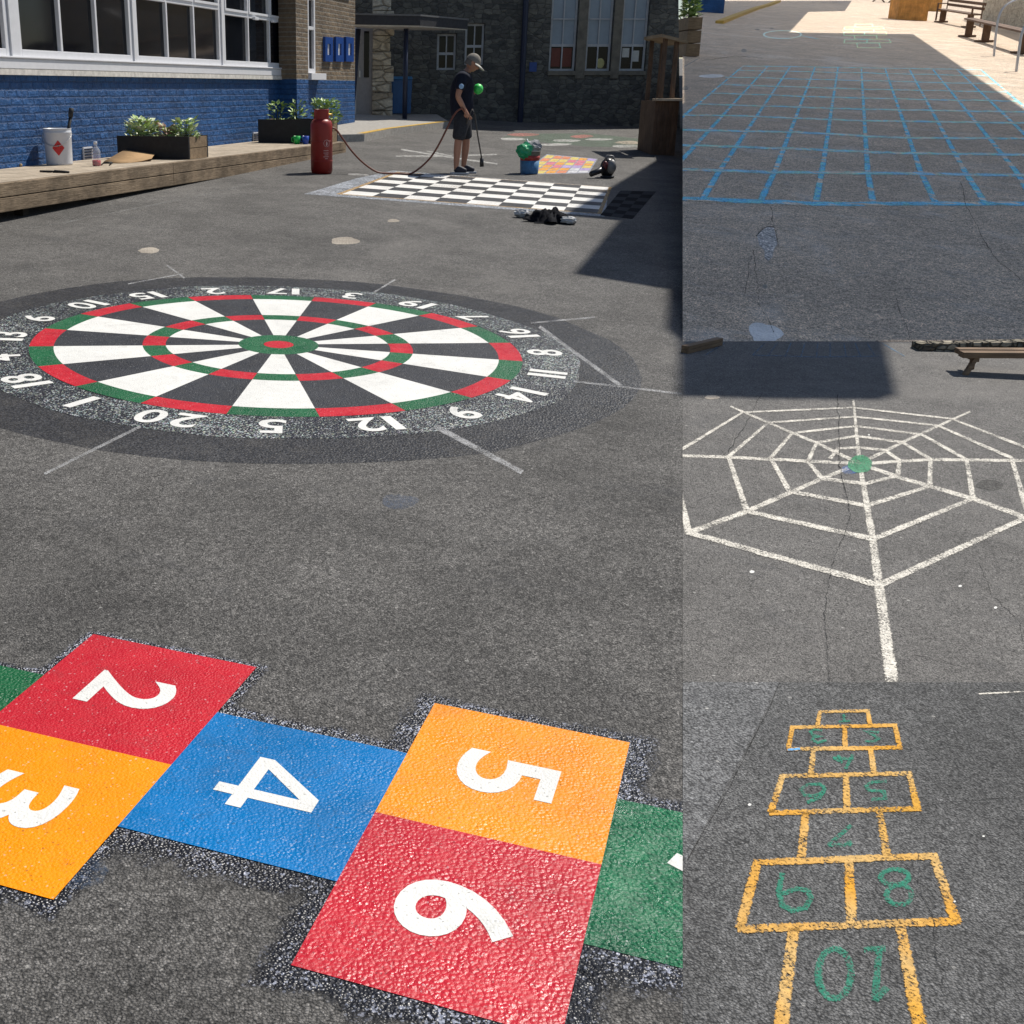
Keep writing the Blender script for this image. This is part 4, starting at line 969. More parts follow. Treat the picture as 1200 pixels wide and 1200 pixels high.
b = MB(); b.lathe([(r*.42, .2355), (r*.42, .262), (r*.38, .264)], 14, g); b.build('cap', UPVC, bt, True)
CARD = plain('brown_cardboard', (.42, .27, .14), .85, .2, var=.1)
b = MB(); n = 10
base = [(122, 191), (176, 180), (190, 181), (172, 193)]
q0, q1, q2, q3 = [onz(x, y, ZD) for x, y in base]
for i in range(n+1):
    f = i/n; lift = .02+.075*math.sin(math.pi*min(1, f*1.05))**1.2+.06*f*f
    A = q0.lerp(q1, f); B_ = q3.lerp(q2, f)
    if f < .3: B_ = A.lerp(B_, .35+f*2.1)
    b.v += [A+Vector((0, 0, lift)), B_+Vector((0, 0, max(.004, lift-.05))), A+Vector((0, 0, lift-.006)), B_+Vector((0, 0, max(.0, lift-.056)))]
for i in range(n):
    j = 4*i; b.f += [(j, j+1, j+5, j+4), (j+2, j+6, j+7, j+3), (j, j+4, j+6, j+2), (j+1, j+3, j+7, j+5)]
b.f += [(0, 2, 3, 1), (4*n, 4*n+1, 4*n+3, 4*n+2)]
o = b.build('cardboard_sheet', CARD, None, True); tag(o, 'bent piece of brown cardboard lying before the near planter', 'cardboard')
a = onz(122, 194, ZD); b = MB(); b.tube([a+Vector((0, 0, .03)), a+Vector((.05, -.05, .035)), a+Vector((.1, -.02, .03))], .012, 6); b.tube([a+Vector((0, 0, .03)), a+Vector((-.03, -.03, .006))], .008, 6); b.tube([a+Vector((.1, -.02, .03)), a+Vector((.07, -.06, .006))], .008, 6)
o = b.build('pliers', BLACKP, None, True); tag(o, 'small black pliers beside the cardboard', 'tool')
P0, P1 = onz(47, 202, ZD), onz(81, 203, ZD); z = Vector((0, 0, .012))
b = MB(); b.tube([P0+z, P0.lerp(P1, .35)+z, P0.lerp(P1, .5)+z*1.2], [.010, .012, .008], 6); b.tube([P0.lerp(P1, .5)+z*1.2, P1+z], [.016, .011], 6); b.box(-.03, .03, -.012, .012, 0, .02, M=Matrix.Translation(P0.lerp(P1, .55)))
o = b.build('scraper', BLACKP, None, True); tag(o, 'flat dark scraper lying near the front edge of the deck', 'tool')
P0, P1 = onz(-45, 186, ZD), onz(25, 195.5, ZD); z = Vector((0, 0, .02))
b = MB(); b.tube([P0+z*3, P1+z], [.014, .016], 8); o = b.build('broom_handle', wood('pale_handle', (.5, .36, .2), (.62, .47, .28), 'X'), None, True); tag(o, 'pale wooden broom handle lying on the deck at the left edge', 'broom handle')
for px, mt, lab in ((348, (.02, .45, .08), 'bright green plastic cup on the deck beside the blue cup'), (358, (.02, .07, .4), 'dark blue plastic cup on the deck beside the green cup')):
    g = onz(px, 169, ZD)+Vector((0, 0, .003)); k = g.y/F
    c = empty('plastic_cup', g, lab, 'cup', 'cups on the deck')
    m_ = plain('cup_plastic', mt, .35)
    b = MB(); b.lathe([(3.2*k, 0), (4.2*k, 8.6*k), (4.0*k, 8.6*k), (3.1*k, .01)], 16, g); b.build('body', m_, c, True)
    b = MB(); b.tube([g+Vector((-3.6*k, 0, 7*k)), g+Vector((-5.8*k, 0, 6.5*k)), g+Vector((-5.6*k, 0, 3*k)), g+Vector((-3.3*k, 0, 2*k))], .007, 6); b.build('handle', m_, c, True)

# ---- red gas cylinder
g = gp(377, 203)+N*.002; k = (g.y*cP+.6*sP)/F; kv = k/.945
gas = empty('gas_cylinder', g, 'tall red propane gas cylinder standing at the end of the deck', 'gas cylinder')
REDM = plain('red_cylinder_paint', (.27, .016, .012), .42, .5, var=.12, scale=8)
r = 12.8*k; ht = 54*kv
b = MB(); b.lathe([(r*.93, 0), (r*.95, .03), (r, .035), (r, ht-.06), (r*.985, ht-.02), (r*.9, ht+.015), (r*.7, ht+.04), (r*.35, ht+.055)], 32, g); b.build('body', REDM, gas, True)
for z in (.16, .42):
    b = MB(); b.lathe([(r*1.001, z), (r*1.012, z+.006), (r*1.001, z+.012)], 32, g); b.build('weld_seam', REDM, gas, True)
b = MB(); rr = r*.68; z0 = ht+.02; n = 26; a0 = math.radians(-150); a1 = math.radians(170)
pr_ = [(rr, z0), (rr*1.0, z0+.13), (rr*1.06, z0+.15), (rr*.92, z0+.15), (rr*.92, z0)]
for i in range(n+1):
    a = a0+(a1-a0)*i/n
    for q, zz in pr_: b.v.append(g+Vector((q*math.cos(a), q*math.sin(a), zz)))
for i in range(n):
    for j in range(4): b.f.append((5*i+j, 5*i+5+j, 5*i+6+j, 5*i+1+j))
b.build('collar', REDM, gas, True)
b = MB(); b.tube([g+Vector((0, 0, ht+.05)), g+Vector((0, 0, ht+.13))], .022, 10); b.tube([g+Vector((0, 0, ht+.10)), g+Vector((r*1.0, -.02, ht+.10))], .014, 8); b.build('valve', plain('brass', (.45, .3, .08), .35, .5, .9), gas, True)
LBL = plain('pale_print', (.55, .35, .33), .6)
def cyl(u, v): a = -math.pi/2+u; return g+Vector((r*1.006*math.cos(a), r*1.006*math.sin(a), v))
b = MB()
def strip(b, u0, u1, v0, v1, n=6):
    for i in range(n):
        a, c = u0+(u1-u0)*i/n, u0+(u1-u0)*(i+1)/n; b.add([cyl(a, v0), cyl(c, v0), cyl(c, v1), cyl(a, v1)], [(0, 1, 2, 3)])
for i, (w, v) in enumerate(((.5, .27), (.42, .245), (.55, .22), (.35, .195), (.5, .30))): strip(b, .45-w/2+.05*(i % 2), .45+w/2, v, v+.008)
b.build('small_print', LBL, gas)
b = MB(); b.tube([cyl(.5+.28*math.cos(t), .40+.045*math.sin(t)) for t in [6.2832*i/20 for i in range(20)]]+[cyl(.78, .40)], .003, 5); b.add([cyl(.42, .37), cyl(.56, .37), cyl(.6, .40), cyl(.5, .435), cyl(.44, .405)], [(0, 1, 2, 3, 4)]); b.build('flame_mark', LBL, gas)
GASC = (g, r, ht)

# ---- bucket of bags
g = gp(620, 203.5)+N*.002; k = (g.y*cP+.6*sP)/F
bk = empty('bucket', g, 'blue and red striped bucket filled with rags on the tarmac behind the chequered board', 'bucket')
b = MB(); b.lathe([(10.2*k, 0), (10.6*k, .01), (11.3*k, 15*k)], 24, g); b.build('blue_band', plain('bucket_blue', (.07, .2, .38), .5, var=.3, scale=20), bk, True)
b = MB(); b.lathe([(11.35*k, 15*k+.001), (11.8*k, 20.5*k)], 24, g); b.build('red_band', plain('bucket_red', (.38, .04, .03), .5, var=.3, scale=20), bk, True)
b = MB(); b.lathe([(11.8*k, 20.5*k+.001), (12.2*k, 25*k), (12.5*k, 25*k), (12.5*k, 26*k), (11.8*k, 26*k), (11.2*k, 20*k)], 24, g); b.build('rim_band', plain('bucket_grey', (.2, .2, .18), .6, var=.3, scale=20), bk, True)
def crumple(name, c, r, sc, mat, label, seed, jit=.28, cat='bag'):
    R = random.Random(seed); bm = bmesh.new(); bmesh.ops.create_icosphere(bm, subdivisions=3, radius=r)
    ph = [R.uniform(0, 6.28) for _ in range(6)]
    for v in bm.verts:
        q = v.co.normalized()
        kx = 1+jit*(.5*math.sin(5*q.x+ph[0])*math.cos(4*q.y+ph[1])+.5*math.sin(9*q.z+ph[2]+3*q.x)*math.sin(7*q.y+ph[3]))+R.uniform(-jit, jit)*.35
        v.co = Vector((q.x*sc[0], q.y*sc[1], q.z*sc[2]))*r*kx
    me = bpy.data.meshes.new(name); bm.to_mesh(me); bm.free(); me.materials.append(mat)
    o = bpy.data.objects.new(name, me); COL.objects.link(o); o.location = c; return tag(o, label, cat)
zb = 26*k
crumple('plastic_bag', g+Vector((-8*k, -8*k, zb*1.0)), 9*k, (1, .7, .95), plain('green_bag', (.02, .34, .14), .3), 'crumpled green plastic bag hanging over the bucket rim', 1)
crumple('rag', g+Vector((4*k, 1*k, zb*1.13)), 9.5*k, (1, .85, .9), plain('grey_rag', (.3, .3, .31), .8), 'grey rag stuffed in the top of the bucket', 2)
b = MB(); b.tube([g+Vector((0, -.02, zb)), g+Vector((-5*k, -.02, zb+13*k))], .012, 6); o = b.build('stick', UPVC, None, True); tag(o, 'short white stick poking out of the bucket of rags', 'stick')
# ---- backpack leaf blower lying on the tarmac
g = gp(711, 208.5)+N*.002; k = (g.y*cP+.6*sP)/F
bl = empty('leaf_blower', g, 'dark leaf blower with a stubby tube lying on the tarmac right of the pastel grid', 'leaf blower')
BLK = plain('black_plastic', (.018, .018, .02), .35)
b = MB(); b.ball(g+Vector((1*k, .05, 11*k)), 9.5*k, 20, 14, (.95, .9, 1.2)); b.build('housing', BLK, bl, True)
b = MB(); b.ball(g+Vector((4*k, -.03, 13*k)), 7.5*k, 16, 10, (.8, .8, 1.1)); b.build('side_cover', plain('grey_plastic', (.22, .21, .2), .4), bl, True)
b = MB(); b.ball(g+Vector((-4*k, -.06, 14*k)), 4.5*k, 14, 8, (.7, .6, 1.2)); b.build('fan_cover', plain('dull_red_plastic', (.12, .02, .02), .4), bl, True)
b = MB(); b.tube([g+Vector((-3*k, -.02, 12*k)), g+Vector((-12*k, -.10, 8*k)), g+Vector((-22*k, -.17, 5*k))], [4*k, 3.4*k, 3.2*k], 12); b.build('tube', BLK, bl, True)
b = MB(); b.tube([g+Vector((-4*k, 0, 20*k)), g+Vector((-1*k, 0, 25*k)), g+Vector((5*k, 0, 24.5*k)), g+Vector((8*k, 0, 18*k))], 1.4*k, 8); b.build('handle', bpy.data.materials['grey_plastic'], bl, True)
b = MB(); b.lathe([(8*k, 0), (8.5*k, 1.5*k), (6*k, 2.6*k)], 16, g+Vector((1*k, .03, 0))); b.build('foot', BLK, bl, True)
# ---- black cloth with gloves
g = gp(644, 260); k = g.y/F
R = random.Random(11); bm = bmesh.new(); bmesh.ops.create_grid(bm, x_segments=46, y_segments=24, size=1)
for v in bm.verts:
    x, y = v.co.x, v.co.y; rr = math.hypot(x, y)
    edge = max(0, 1-rr**3*.75)
    hgt = edge*.75*(.05+.075*abs(math.sin(4.1*x+1.3*y+.5))*abs(math.cos(2.2*x-3.1*y))+.045*abs(math.sin(9*x-4*y))+.02*R.random()+.03*abs(math.sin(14*y+6*x)))
    kx = 1-.22*math.sin(5*math.atan2(y, x)+.6)-.12*math.sin(9*math.atan2(y, x))
    v.co = Vector((g.x+x*24*k*kx, g.y+y*.20*kx, 0)); v.co.z = gz(v.co.x, v.co.y)+.006+hgt
me = bpy.data.meshes.new('black_cloth'); bm.to_mesh(me); bm.free(); me.materials.append(plain('black_cloth', (.007, .0075, .011), .85, .1, var=.4, scale=30))
for f in me.polygons: f.use_smooth = True
o = bpy.data.objects.new('black_cloth', me); COL.objects.link(o); tag(o, 'crumpled black garment dropped in front of the chequered board', 'cloth')
crumple('glove', gp(611, 255)+Vector((0, 0, .05)), .075, (1.1, .7, .6), plain('off_white_glove', (.5, .5, .5), .8), 'off white glove left of the crumpled black garment', 5, cat='glove')
b = MB(); b.tube([gp(616, 256)+Vector((0, 0, .03)), gp(623, 256)+Vector((0, 0, .02)), gp(628, 257)+Vector((0, 0, .03))], [.03, .014, .03], 8); o = b.build('cloth_strap', BLACKP, None, True); tag(o, 'black strap between the white glove and the black garment', 'strap')
crumple('glove', gp(666, 263)+Vector((0, 0, .045)), .07, (1.2, .8, .55), bpy.data.materials['off_white_glove'], 'pale glove at the right end of the black garment', 6, cat='glove')

# ---- wooden playhouse at the right
g = gp(778, 182); k = (g.y*cP+.5*sP)/F; gM = Matrix.Translation(g)
ph = empty('playhouse', g, 'open wooden play stall with a counter and sloping plank roof', 'playhouse')
x0, x1 = -15*k, 12.5*k; hc = 57*k/.94; ht = 122*k/.94
b = MB(); n = 7
for i in range(n): b.box(x0+(x1-x0)*i/n+.002, x0+(x1-x0)*(i+1)/n-.002, 0, .025, -.05, hc)
for i in range(6): b.box(x0, x0+.025, .03+i*.18, .03+i*.18+.176, -.05, hc)
b.build('front_boards', WOODZ, ph, M=gM)
b = MB(); b.box(x0-.03, x1+.02, -.14, .16, hc+.003, hc+.045); b.build('counter', wood('pale_counter', (.42, .32, .22), (.58, .46, .33), 'X'), ph, M=gM, bevel=.008)
for x in (x0+.06, x1-.16):
    b = MB(); b.box(x, x+.07, .03, .10, hc+.046, ht-(x-x0)*.25); b.build('post', WOODZ, ph, M=gM)
    b = MB(); b.box(x, x+.07, 1.0, 1.07, -.05, ht-(x-x0)*.25+.02); b.build('post', WOODZ, ph, M=gM)
b = MB()
for i in range(7):
    y0 = -.12+i*.19; b.add([(x0-.02, y0, ht), (x1+.02, y0, ht-.25*(x1-x0)), (x1+.02, y0+.185, ht-.25*(x1-x0)+.0), (x0-.02, y0+.185, ht)], [(0, 3, 2, 1)])
    k0 = len(b.v)-4; b.v += [q+Vector((0, 0, .05)) for q in b.v[k0:k0+4]]; b.f += [(k0+4, k0+5, k0+6, k0+7)]+[(k0+i2, k0+(i2+1) % 4, k0+4+(i2+1) % 4, k0+4+i2) for i2 in range(4)]
b.build('roof', wood('roof_planks', (.28, .2, .12), (.45, .34, .22), 'X'), ph, M=gM)
# ================================================================ the worker
def skinmesh(name, chains, mat, parent, sub=2, extra=None):
    """chains: lists of (x, y, z, r); the first point of later chains may repeat an earlier point to branch from it"""
    verts, rad, edges, key = [], [], [], {}
    for ch in chains:
        prev = None
        for x, y, z, r in ch:
            kk = (round(x, 4), round(y, 4), round(z, 4))
            if kk not in key: key[kk] = len(verts); verts.append((x, y, z)); rad.append(r)
            i = key[kk]
            if prev is not None and prev != i: edges.append((prev, i))
            prev = i
    me = bpy.data.meshes.new(name); me.from_pydata(verts, edges, []); me.update()
    o = bpy.data.objects.new(name, me); COL.objects.link(o)
    o.modifiers.new('s', 'SKIN'); 
    sk = me.skin_vertices[0].data if me.skin_vertices else None
    if sk is None:
        bm = bmesh.new(); bm.from_mesh(me); bm.verts.layers.skin.verify(); bm.to_mesh(me); bm.free(); sk = me.skin_vertices[0].data
    for i, r in enumerate(rad):
        rr = r if isinstance(r, tuple) else (r, r); sk[i].radius = rr; sk[i].use_root = (i == 0)
    m = o.modifiers.new('u', 'SUBSURF'); m.levels = sub; m.render_levels = sub
    dg = bpy.context.evaluated_depsgraph_get(); nm = bpy.data.meshes.new_from_object(o.evaluated_get(dg))
    bpy.data.objects.remove(o); bpy.data.meshes.remove(me)
    if extra:
        bm = bmesh.new(); bm.from_mesh(nm); extra(bm); bm.to_mesh(nm); bm.free()
    nm.name = name; nm.materials.clear(); nm.materials.append(mat)
    for f in nm.polygons: f.use_smooth = True
    o = bpy.data.objects.new(name, nm); COL.objects.link(o)
    if parent: o.parent = parent; o.matrix_parent_inverse = parent_inv(parent)
    return o
FT = gp(541, 203.5)
def pp_(x, y, z): return FT+Vector((x, y, z))
def ch_(pts): return [(FT.x+x, FT.y+y, FT.z+z, r) for x, y, z, r in pts]
SKIN = plain('skin', (.40, .20, .13), .5, .4, var=.08); NAVY = plain('navy_shirt', (.012, .014, .026), .85, .2, var=.3, scale=25)
SHORT = plain('charcoal_shorts', (.035, .036, .042), .85, .2, var=.3, scale=25); SHOE = plain('dark_shoe', (.02, .022, .035), .6, .4)
man = empty('person', FT, 'person in navy T-shirt, dark shorts and pale cap looking down at a torch wand', 'person')
HEAD = Vector((.105, .0, 1.50))
def add_head(bm):
    # skull, face and ears shaped from a ball, tilted down
    rot = Matrix.Rotation(math.radians(28), 4, 'Y')
    bh = bmesh.new(); bmesh.ops.create_uvsphere(bh, u_segments=28, v_segments=20, radius=1)
    for v in bh.verts:
        x, y, z = v.co
        X, Y, Z = x*.098, y*.076, z*.118
        if z < -.1: X = X*(1-.18*(-z)) + .012*(-z); Y *= 1-.28*(-z)
        if x > .55:
            if abs(y) < .22 and -.42 < z < .12: X += .026*(1-abs(y)/.22)*(1-abs(z+.22)/.36)          # nose
            if .08 < z < .34 and .2 < abs(y) < .6: X -= .008                                             # eye sockets
            if -.66 < z < -.52 and abs(y) < .35: X += .006                                               # lips
            if -.95 < z < -.72: X += .010                                                                # chin
        if abs(y) > .86 and -.3 < z < .25 and -.35 < x < .1: Y += math.copysign(.014, y)               # ears
        v.co = Vector((X, Y, Z))
    vm = {}
    for v in bh.verts:
        q = rot @ v.co; vm[v] = bm.verts.new(FT+HEAD+q)
    for f in bh.faces: bm.faces.new([vm[v] for v in f.verts])
    bh.free()
def fingers(wr, pal, side, curl, L=.075):
    """five separate bent fingers rooted in the palm"""
    d = (Vector(pal)-Vector(wr)).normalized(); s = Vector(side).normalized(); c = Vector(curl).normalized(); out = []
    for i, (off, l) in enumerate(((-.030, .9), (-.010, 1.0), (.010, .95), (.029, .75))):
        b_ = Vector(pal)+s*off; k1 = b_+d*L*.45*l+c*L*.12; k2 = k1+d*L*.2*l+c*L*.35*l; k3 = k2-d*L*.12*l+c*L*.3*l
        out.append([(*pal, .026), (*(Vector(pal)+s*off*.8+d*.012), .0105), (*k1, .0098), (*k2, .009), (*k3, .0078)])
    t0 = Vector(wr)*.45+Vector(pal)*.55-s*.03; t1 = t0-s*.022+d*.03+c*.015; t2 = t1+d*.025+c*.022+s*.006
    out.append([(*pal, .026), (*t0, .013), (*t1, .0105), (*t2, .0085)])
    return out
def W(p): return tuple(FT+Vector(p))
ns, ne, nw, nh = (-.05, -.185, 1.305), (-.115, -.25, 1.055), (.0, -.225, .865), (.045, -.215, .795)
fs_, fe, fw, fh = (.0, .175, 1.29), (.03, .25, 1.06), (.125, .13, 1.10), (.165, .085, 1.125)
def P4(p, r): return (FT.x+p[0], FT.y+p[1], FT.z+p[2], r)
body = [ch_([(-.02, 0, .82, .10), (-.03, 0, .98, .11), (-.03, 0, 1.18, .12), (-.015, 0, 1.31, .085), (.03, 0, 1.385, .056), (.075, 0, 1.44, .054)]),
        [P4((-.015, 0, 1.31), .085), P4(ns, .062), P4(tuple((a+b)/2 for a, b in zip(ns, ne)), .05), P4(ne, .041), P4(tuple(a*.6+b*.4 for a, b in zip(ne, nw)), .041), P4(nw, .028), P4(nh, .032)],
        [P4((-.015, 0, 1.31), .085), P4(fs_, .062), P4(tuple((a+b)/2 for a, b in zip(fs_, fe)), .05), P4(fe, .041), P4(tuple(a*.6+b*.4 for a, b in zip(fe, fw)), .041), P4(fw, .028), P4(fh, .032)],
        ch_([(-.02, 0, .82, .10), (-.03, -.085, .74, .075), (-.075, -.115, .46, .058), (-.085, -.118, .33, .058), (-.095, -.12, .10, .036), (-.09, -.12, .05, .038)]),
        ch_([(-.02, 0, .82, .10), (.0, .085, .74, .075), (.06, .11, .46, .058), (.055, .112, .33, .058), (.035, .115, .10, .036), (.04, .115, .05, .038)])]
def hand(wr, pal, side, curl):
    return fingers(W(wr), W(pal), side, curl)
body += hand(nw, nh, (1, .2, 0), (.2, .9, -.1)) + hand(fw, fh, (.2, .5, -.9), (.7, .3, .5))
skinmesh('body', body, SKIN, man, 2, add_head)
# clothes
sh = [ch_([(-.02, 0, .76, (.15, .18)), (-.022, 0, .86, (.152, .185)), (-.035, 0, .98, (.15, .18)), (-.035, 0, 1.18, (.158, .19)), (-.02, 0, 1.30, (.12, .15)), (.022, 0, 1.385, (.075, .08))]),
      [P4((-.02, 0, 1.30), (.12, .15)), P4(ns, .085), P4(tuple(a*.45+b*.55 for a, b in zip(ns, ne)), .078), P4(tuple(a*.32+b*.68 for a, b in zip(ns, ne)), .074)],
      [P4((-.02, 0, 1.30), (.12, .15)), P4(fs_, .085), P4(tuple(a*.45+b*.55 for a, b in zip(fs_, fe)), .078), P4(tuple(a*.32+b*.68 for a, b in zip(fs_, fe)), .074)]]
shirt = skinmesh('shirt', sh, NAVY, man)
q = W((-.075, -.305, 1.19)); b = MB(); b.ball(q, .035, 12, 8, (1, .25, 1)); b.build('sleeve_badge', plain('badge_blue', (.25, .4, .6), .6), shirt, True)
so = [ch_([(-.02, 0, .92, (.13, .15)), (-.02, 0, .78, (.14, .16))]), ch_([(-.02, 0, .78, (.14, .16)), (-.035, -.10, .70, .118), (-.065, -.115, .53, .105), (-.075, -.117, .46, .10)]), ch_([(-.02, 0, .78, (.14, .16)), (.01, .10, .70, .118), (.048, .11, .53, .105), (.058, .112, .46, .10)])]
skinmesh('shorts', so, SHORT, man)
for y, x in ((-.12, -.09), (.115, .045)):
    s0 = ch_([(x-.045, y, .055, .048), (x+.03, y, .062, .052), (x+.10, y-.005, .05, .047), (x+.155, y-.01, .04, .036)])
    s = skinmesh('shoe', [s0, ch_([(x+.03, y, .062, .052), (x, y, .105, .046)])], SHOE, man)
    b = MB(); b.prism([W((x+dx, y+dy, .0)) for dx, dy in ((-.085, -.025), (-.05, -.042), (.05, -.046), (.13, -.05), (.18, -.03), (.185, .005), (.13, .035), (.04, .04), (-.06, .036), (-.088, .015))], (0, 0, .026)); b.build('sole', plain('pale_sole', (.55, .55, .56), .7) if y < 0 else bpy.data.materials['pale_sole'], s)
# cap: crown and brim over short grey hair
rot = Matrix.Rotation(math.radians(30), 4, 'Y')
hm = lambda x, y, z: FT+HEAD+(rot @ Vector((x, y, z)))
b = MB(); 
for i in range(9):
    a = math.pi/2*i/8
    for j in range(24):
        t = 2*math.pi*j/24; b.v.append(hm(.112*math.cos(a)*math.cos(t)-.006, .092*math.cos(a)*math.sin(t), .018+.112*math.sin(a)))
for i in range(8):
    for j in range(24): b.f.append((24*i+j, 24*i+(j+1) % 24, 24*i+24+(j+1) % 24, 24*i+24+j))
CAPM = plain('grey_khaki_cap', (.22, .20, .17), .8, .2, var=.2, scale=20)
cap = b.build('cap', CAPM, man, True)
b = MB(); n = 12
for i in range(n+1):
    t = -math.radians(78)+math.radians(156)*i/n
    for rr, z in ((.10, .02), (.10, .013), (.10+.085*math.cos(t*.95)**.6 if math.cos(t*.95) > 0 else .1, -.012), (.10+.085*max(0, math.cos(t*.95))**.6, -.004)):
        b.v.append(hm(rr*math.cos(t)*1.05, rr*math.sin(t)*.9, z))
for i in range(n):
    for j in range(4): b.f.append((4*i+j, 4*i+4+j, 4*i+4+(j+1) % 4, 4*i+(j+1) % 4))
b.build('brim', plain('pale_cap_cloth', (.5, .48, .43), .8), cap, True)
b = MB()
for i in range(6):
    a = math.pi*i/10
    for j in range(17):
        t = math.radians(95)+math.radians(170)*j/16; b.v.append(hm(.103*math.cos(t)-.004, .083*math.sin(t), .03-.085*i/5))
for i in range(5):
    for j in range(16): b.f.append((17*i+j, 17*i+j+1, 17*i+18+j, 17*i+17+j))
b.build('hair', plain('grey_hair', (.14, .12, .1), .8), man, True)
b = MB()
for y in (-.032, .032): b.ball(hm(.086, y, .018), .011, 8, 6, (.6, 1, .8))
b.build('eye', plain('dark_eye', (.02, .015, .012), .3), man, True)
# green ball of tape in the raised hand, torch wand and hose
b = MB(); b.ball(pp_(.2, .07, 1.155), .072, 18, 12, (1, 1, 1), jit=.03); o = b.build('green_ball', plain('bright_green_ball', (.05, .62, .10), .4, var=.25, scale=30), None, True); tag(o, 'bright green ball held in the raised hand of the worker', 'ball')
hx = pp_(.055, -.215, .79)
wand = empty('torch_wand', hx, 'thin gas torch wand with a black burner hanging from the worker\'s lower hand', 'torch')
tip = atY(564.5, 186, FT.y-.15)
b = MB(); b.tube([hx+Vector((-.03, 0, -.10)), hx, hx+Vector((.045, .0, .10)), hx+Vector((.085, 0, .02)), hx.lerp(tip, .5)+Vector((.03, 0, .04)), tip], .010, 8); b.build('pipe', plain('dark_pipe', (.05, .045, .04), .5), wand, True)
b = MB(); b.tube([tip+Vector((0, 0, .01)), tip+Vector((.005, 0, -.11))], [.026, .03], 12); b.build('burner', BLK, wand, True)
gg, gr_, gh = GASC
hp = [(388.5, 149.5), (394, 152), (402, 163), (413, 178), (427, 192), (442, 201.5), (455, 205), (470, 206.5), (481, 205), (493, 196), (505, 184), (515, 168), (524, 150), (530, 138), (536, 130), (542, 127), (544.5, 131)]
hose = []
for i, (x, y) in enumerate(hp):
    f = i/(len(hp)-1); Y = gg.y-.02+(FT.y-.215-gg.y)*f
    P = atY(x, y, Y); P.z = max(P.z, gz(P.x, P.y)+.018); hose.append(P)
def smooth(pts, k=3):
    out = []
    for i in range(len(pts)-1):
        p0, p1, p2, p3 = pts[max(i-1, 0)], pts[i], pts[i+1], pts[min(i+2, len(pts)-1)]
        for j in range(k):
            t = j/k; out.append(.5*((2*p1)+(p2-p0)*t+(2*p0-5*p1+4*p2-p3)*t*t+(3*p1-p0-3*p2+p3)*t**3))
    return out+[pts[-1]]
b = MB(); b.tube(smooth(hose, 4), .0135, 8); o = b.build('gas_hose', plain('orange_brown_hose', (.16, .05, .028), .5), None, True); tag(o, 'orange brown rubber hose looping from the red gas cylinder to the worker', 'hose')

# ================================================================ things on the web plot and the slope
BENCHW = wood('bench_brown_wood', (.16, .10, .06), (.3, .2, .12), 'X', 6)
# low bench at the corner of the web plot
g0, g1 = gp(1128, 438), gp(1260, 444); bt_ = (g1-g0).normalized(); MBn = frame(g0, bt_); k = g0.y/F
low = empty('slatted_bench', g0, 'low brown bench with splayed legs at the top corner of the web plot', 'bench')
Lb = (g1-g0).length; hb = 27*k
b = MB(); b.box(-.03, Lb, -.03, .035, hb-.035, hb); b.build('seat_slat', BENCHW, low, M=MBn, bevel=.004)
b = MB(); b.box(-.02, Lb, .05, .11, hb-.03, hb+.003); b.build('seat_slat', BENCHW, low, M=MBn, bevel=.004)
for x in (.0, Lb-.12):
    b = MB(); b.add([(x-.012, -.045, 0), (x+.014, -.045, 0), (x+.014, -.015, 0), (x-.012, -.015, 0), (x+.045, -.02, hb-.036), (x+.07, -.02, hb-.036), (x+.07, .01, hb-.036), (x+.045, .01, hb-.036)], [(0, 3, 2, 1), (4, 5, 6, 7), (0, 1, 5, 4), (1, 2, 6, 5), (2, 3, 7, 6), (3, 0, 4, 7)]); b.build('leg', BENCHW, low, M=MBn)
    b = MB(); b.box(x+.10, x+.125, .12, .145, 0, hb-.031); b.build('leg', BENCHW, low, M=MBn)
    b = MB(); b.box(x+.05, x+.075, -.02, .13, hb-.06, hb-.0365); b.build('cross_bar', BENCHW, low, M=MBn)
# kerb of rubble stone behind it, and the timber sleeper at the joint on the left
def lowwall(name, p0, p1, hpx, mat, label, cat, th=.12, bev=.01):
    a, c = gp(*p0), gp(*p1); k = a.y/F; b = MB(); t = (c-a).normalized(); M_ = frame(a, t)
    L_ = (c-a).length; R = random.Random(3); x = 0
    while x < L_-.01:
        w = min(R.uniform(.09, .2), L_-x); b.box(x+.002, x+w-.002, R.uniform(-.006, .006), th, -.05, hpx*k*R.uniform(.92, 1.0)); x += w
    o = b.build(name, mat, None, M=M_, bevel=bev); return tag(o, label, cat)
lowwall('stone_kerb', (1076, 411.5), (1320, 417), 9.5, rubble('kerb_rubble', [(.15, .13, .10), (.26, .235, .18), (.34, .3, .23), (.12, .10, .08)], (.1, .09, .075), 22), 'low rough pale stone kerb behind the low brown bench', 'kerb', .10)
a, c = gp(806, 415), gp(848, 405); k = a.y/F
sl = empty('timber_edging', a, 'short weathered timber edging at the top left corner of the web plot', 'edging'); M_ = frame(a, c-a)
for z0, z1 in ((0, 4.6*k), (4.8*k, 9.2*k)):
    b = MB(); b.box(0, (c-a).length*.97, 0, .05, z0, z1); b.build('plank', BENCHW, sl, M=M_, bevel=.003)

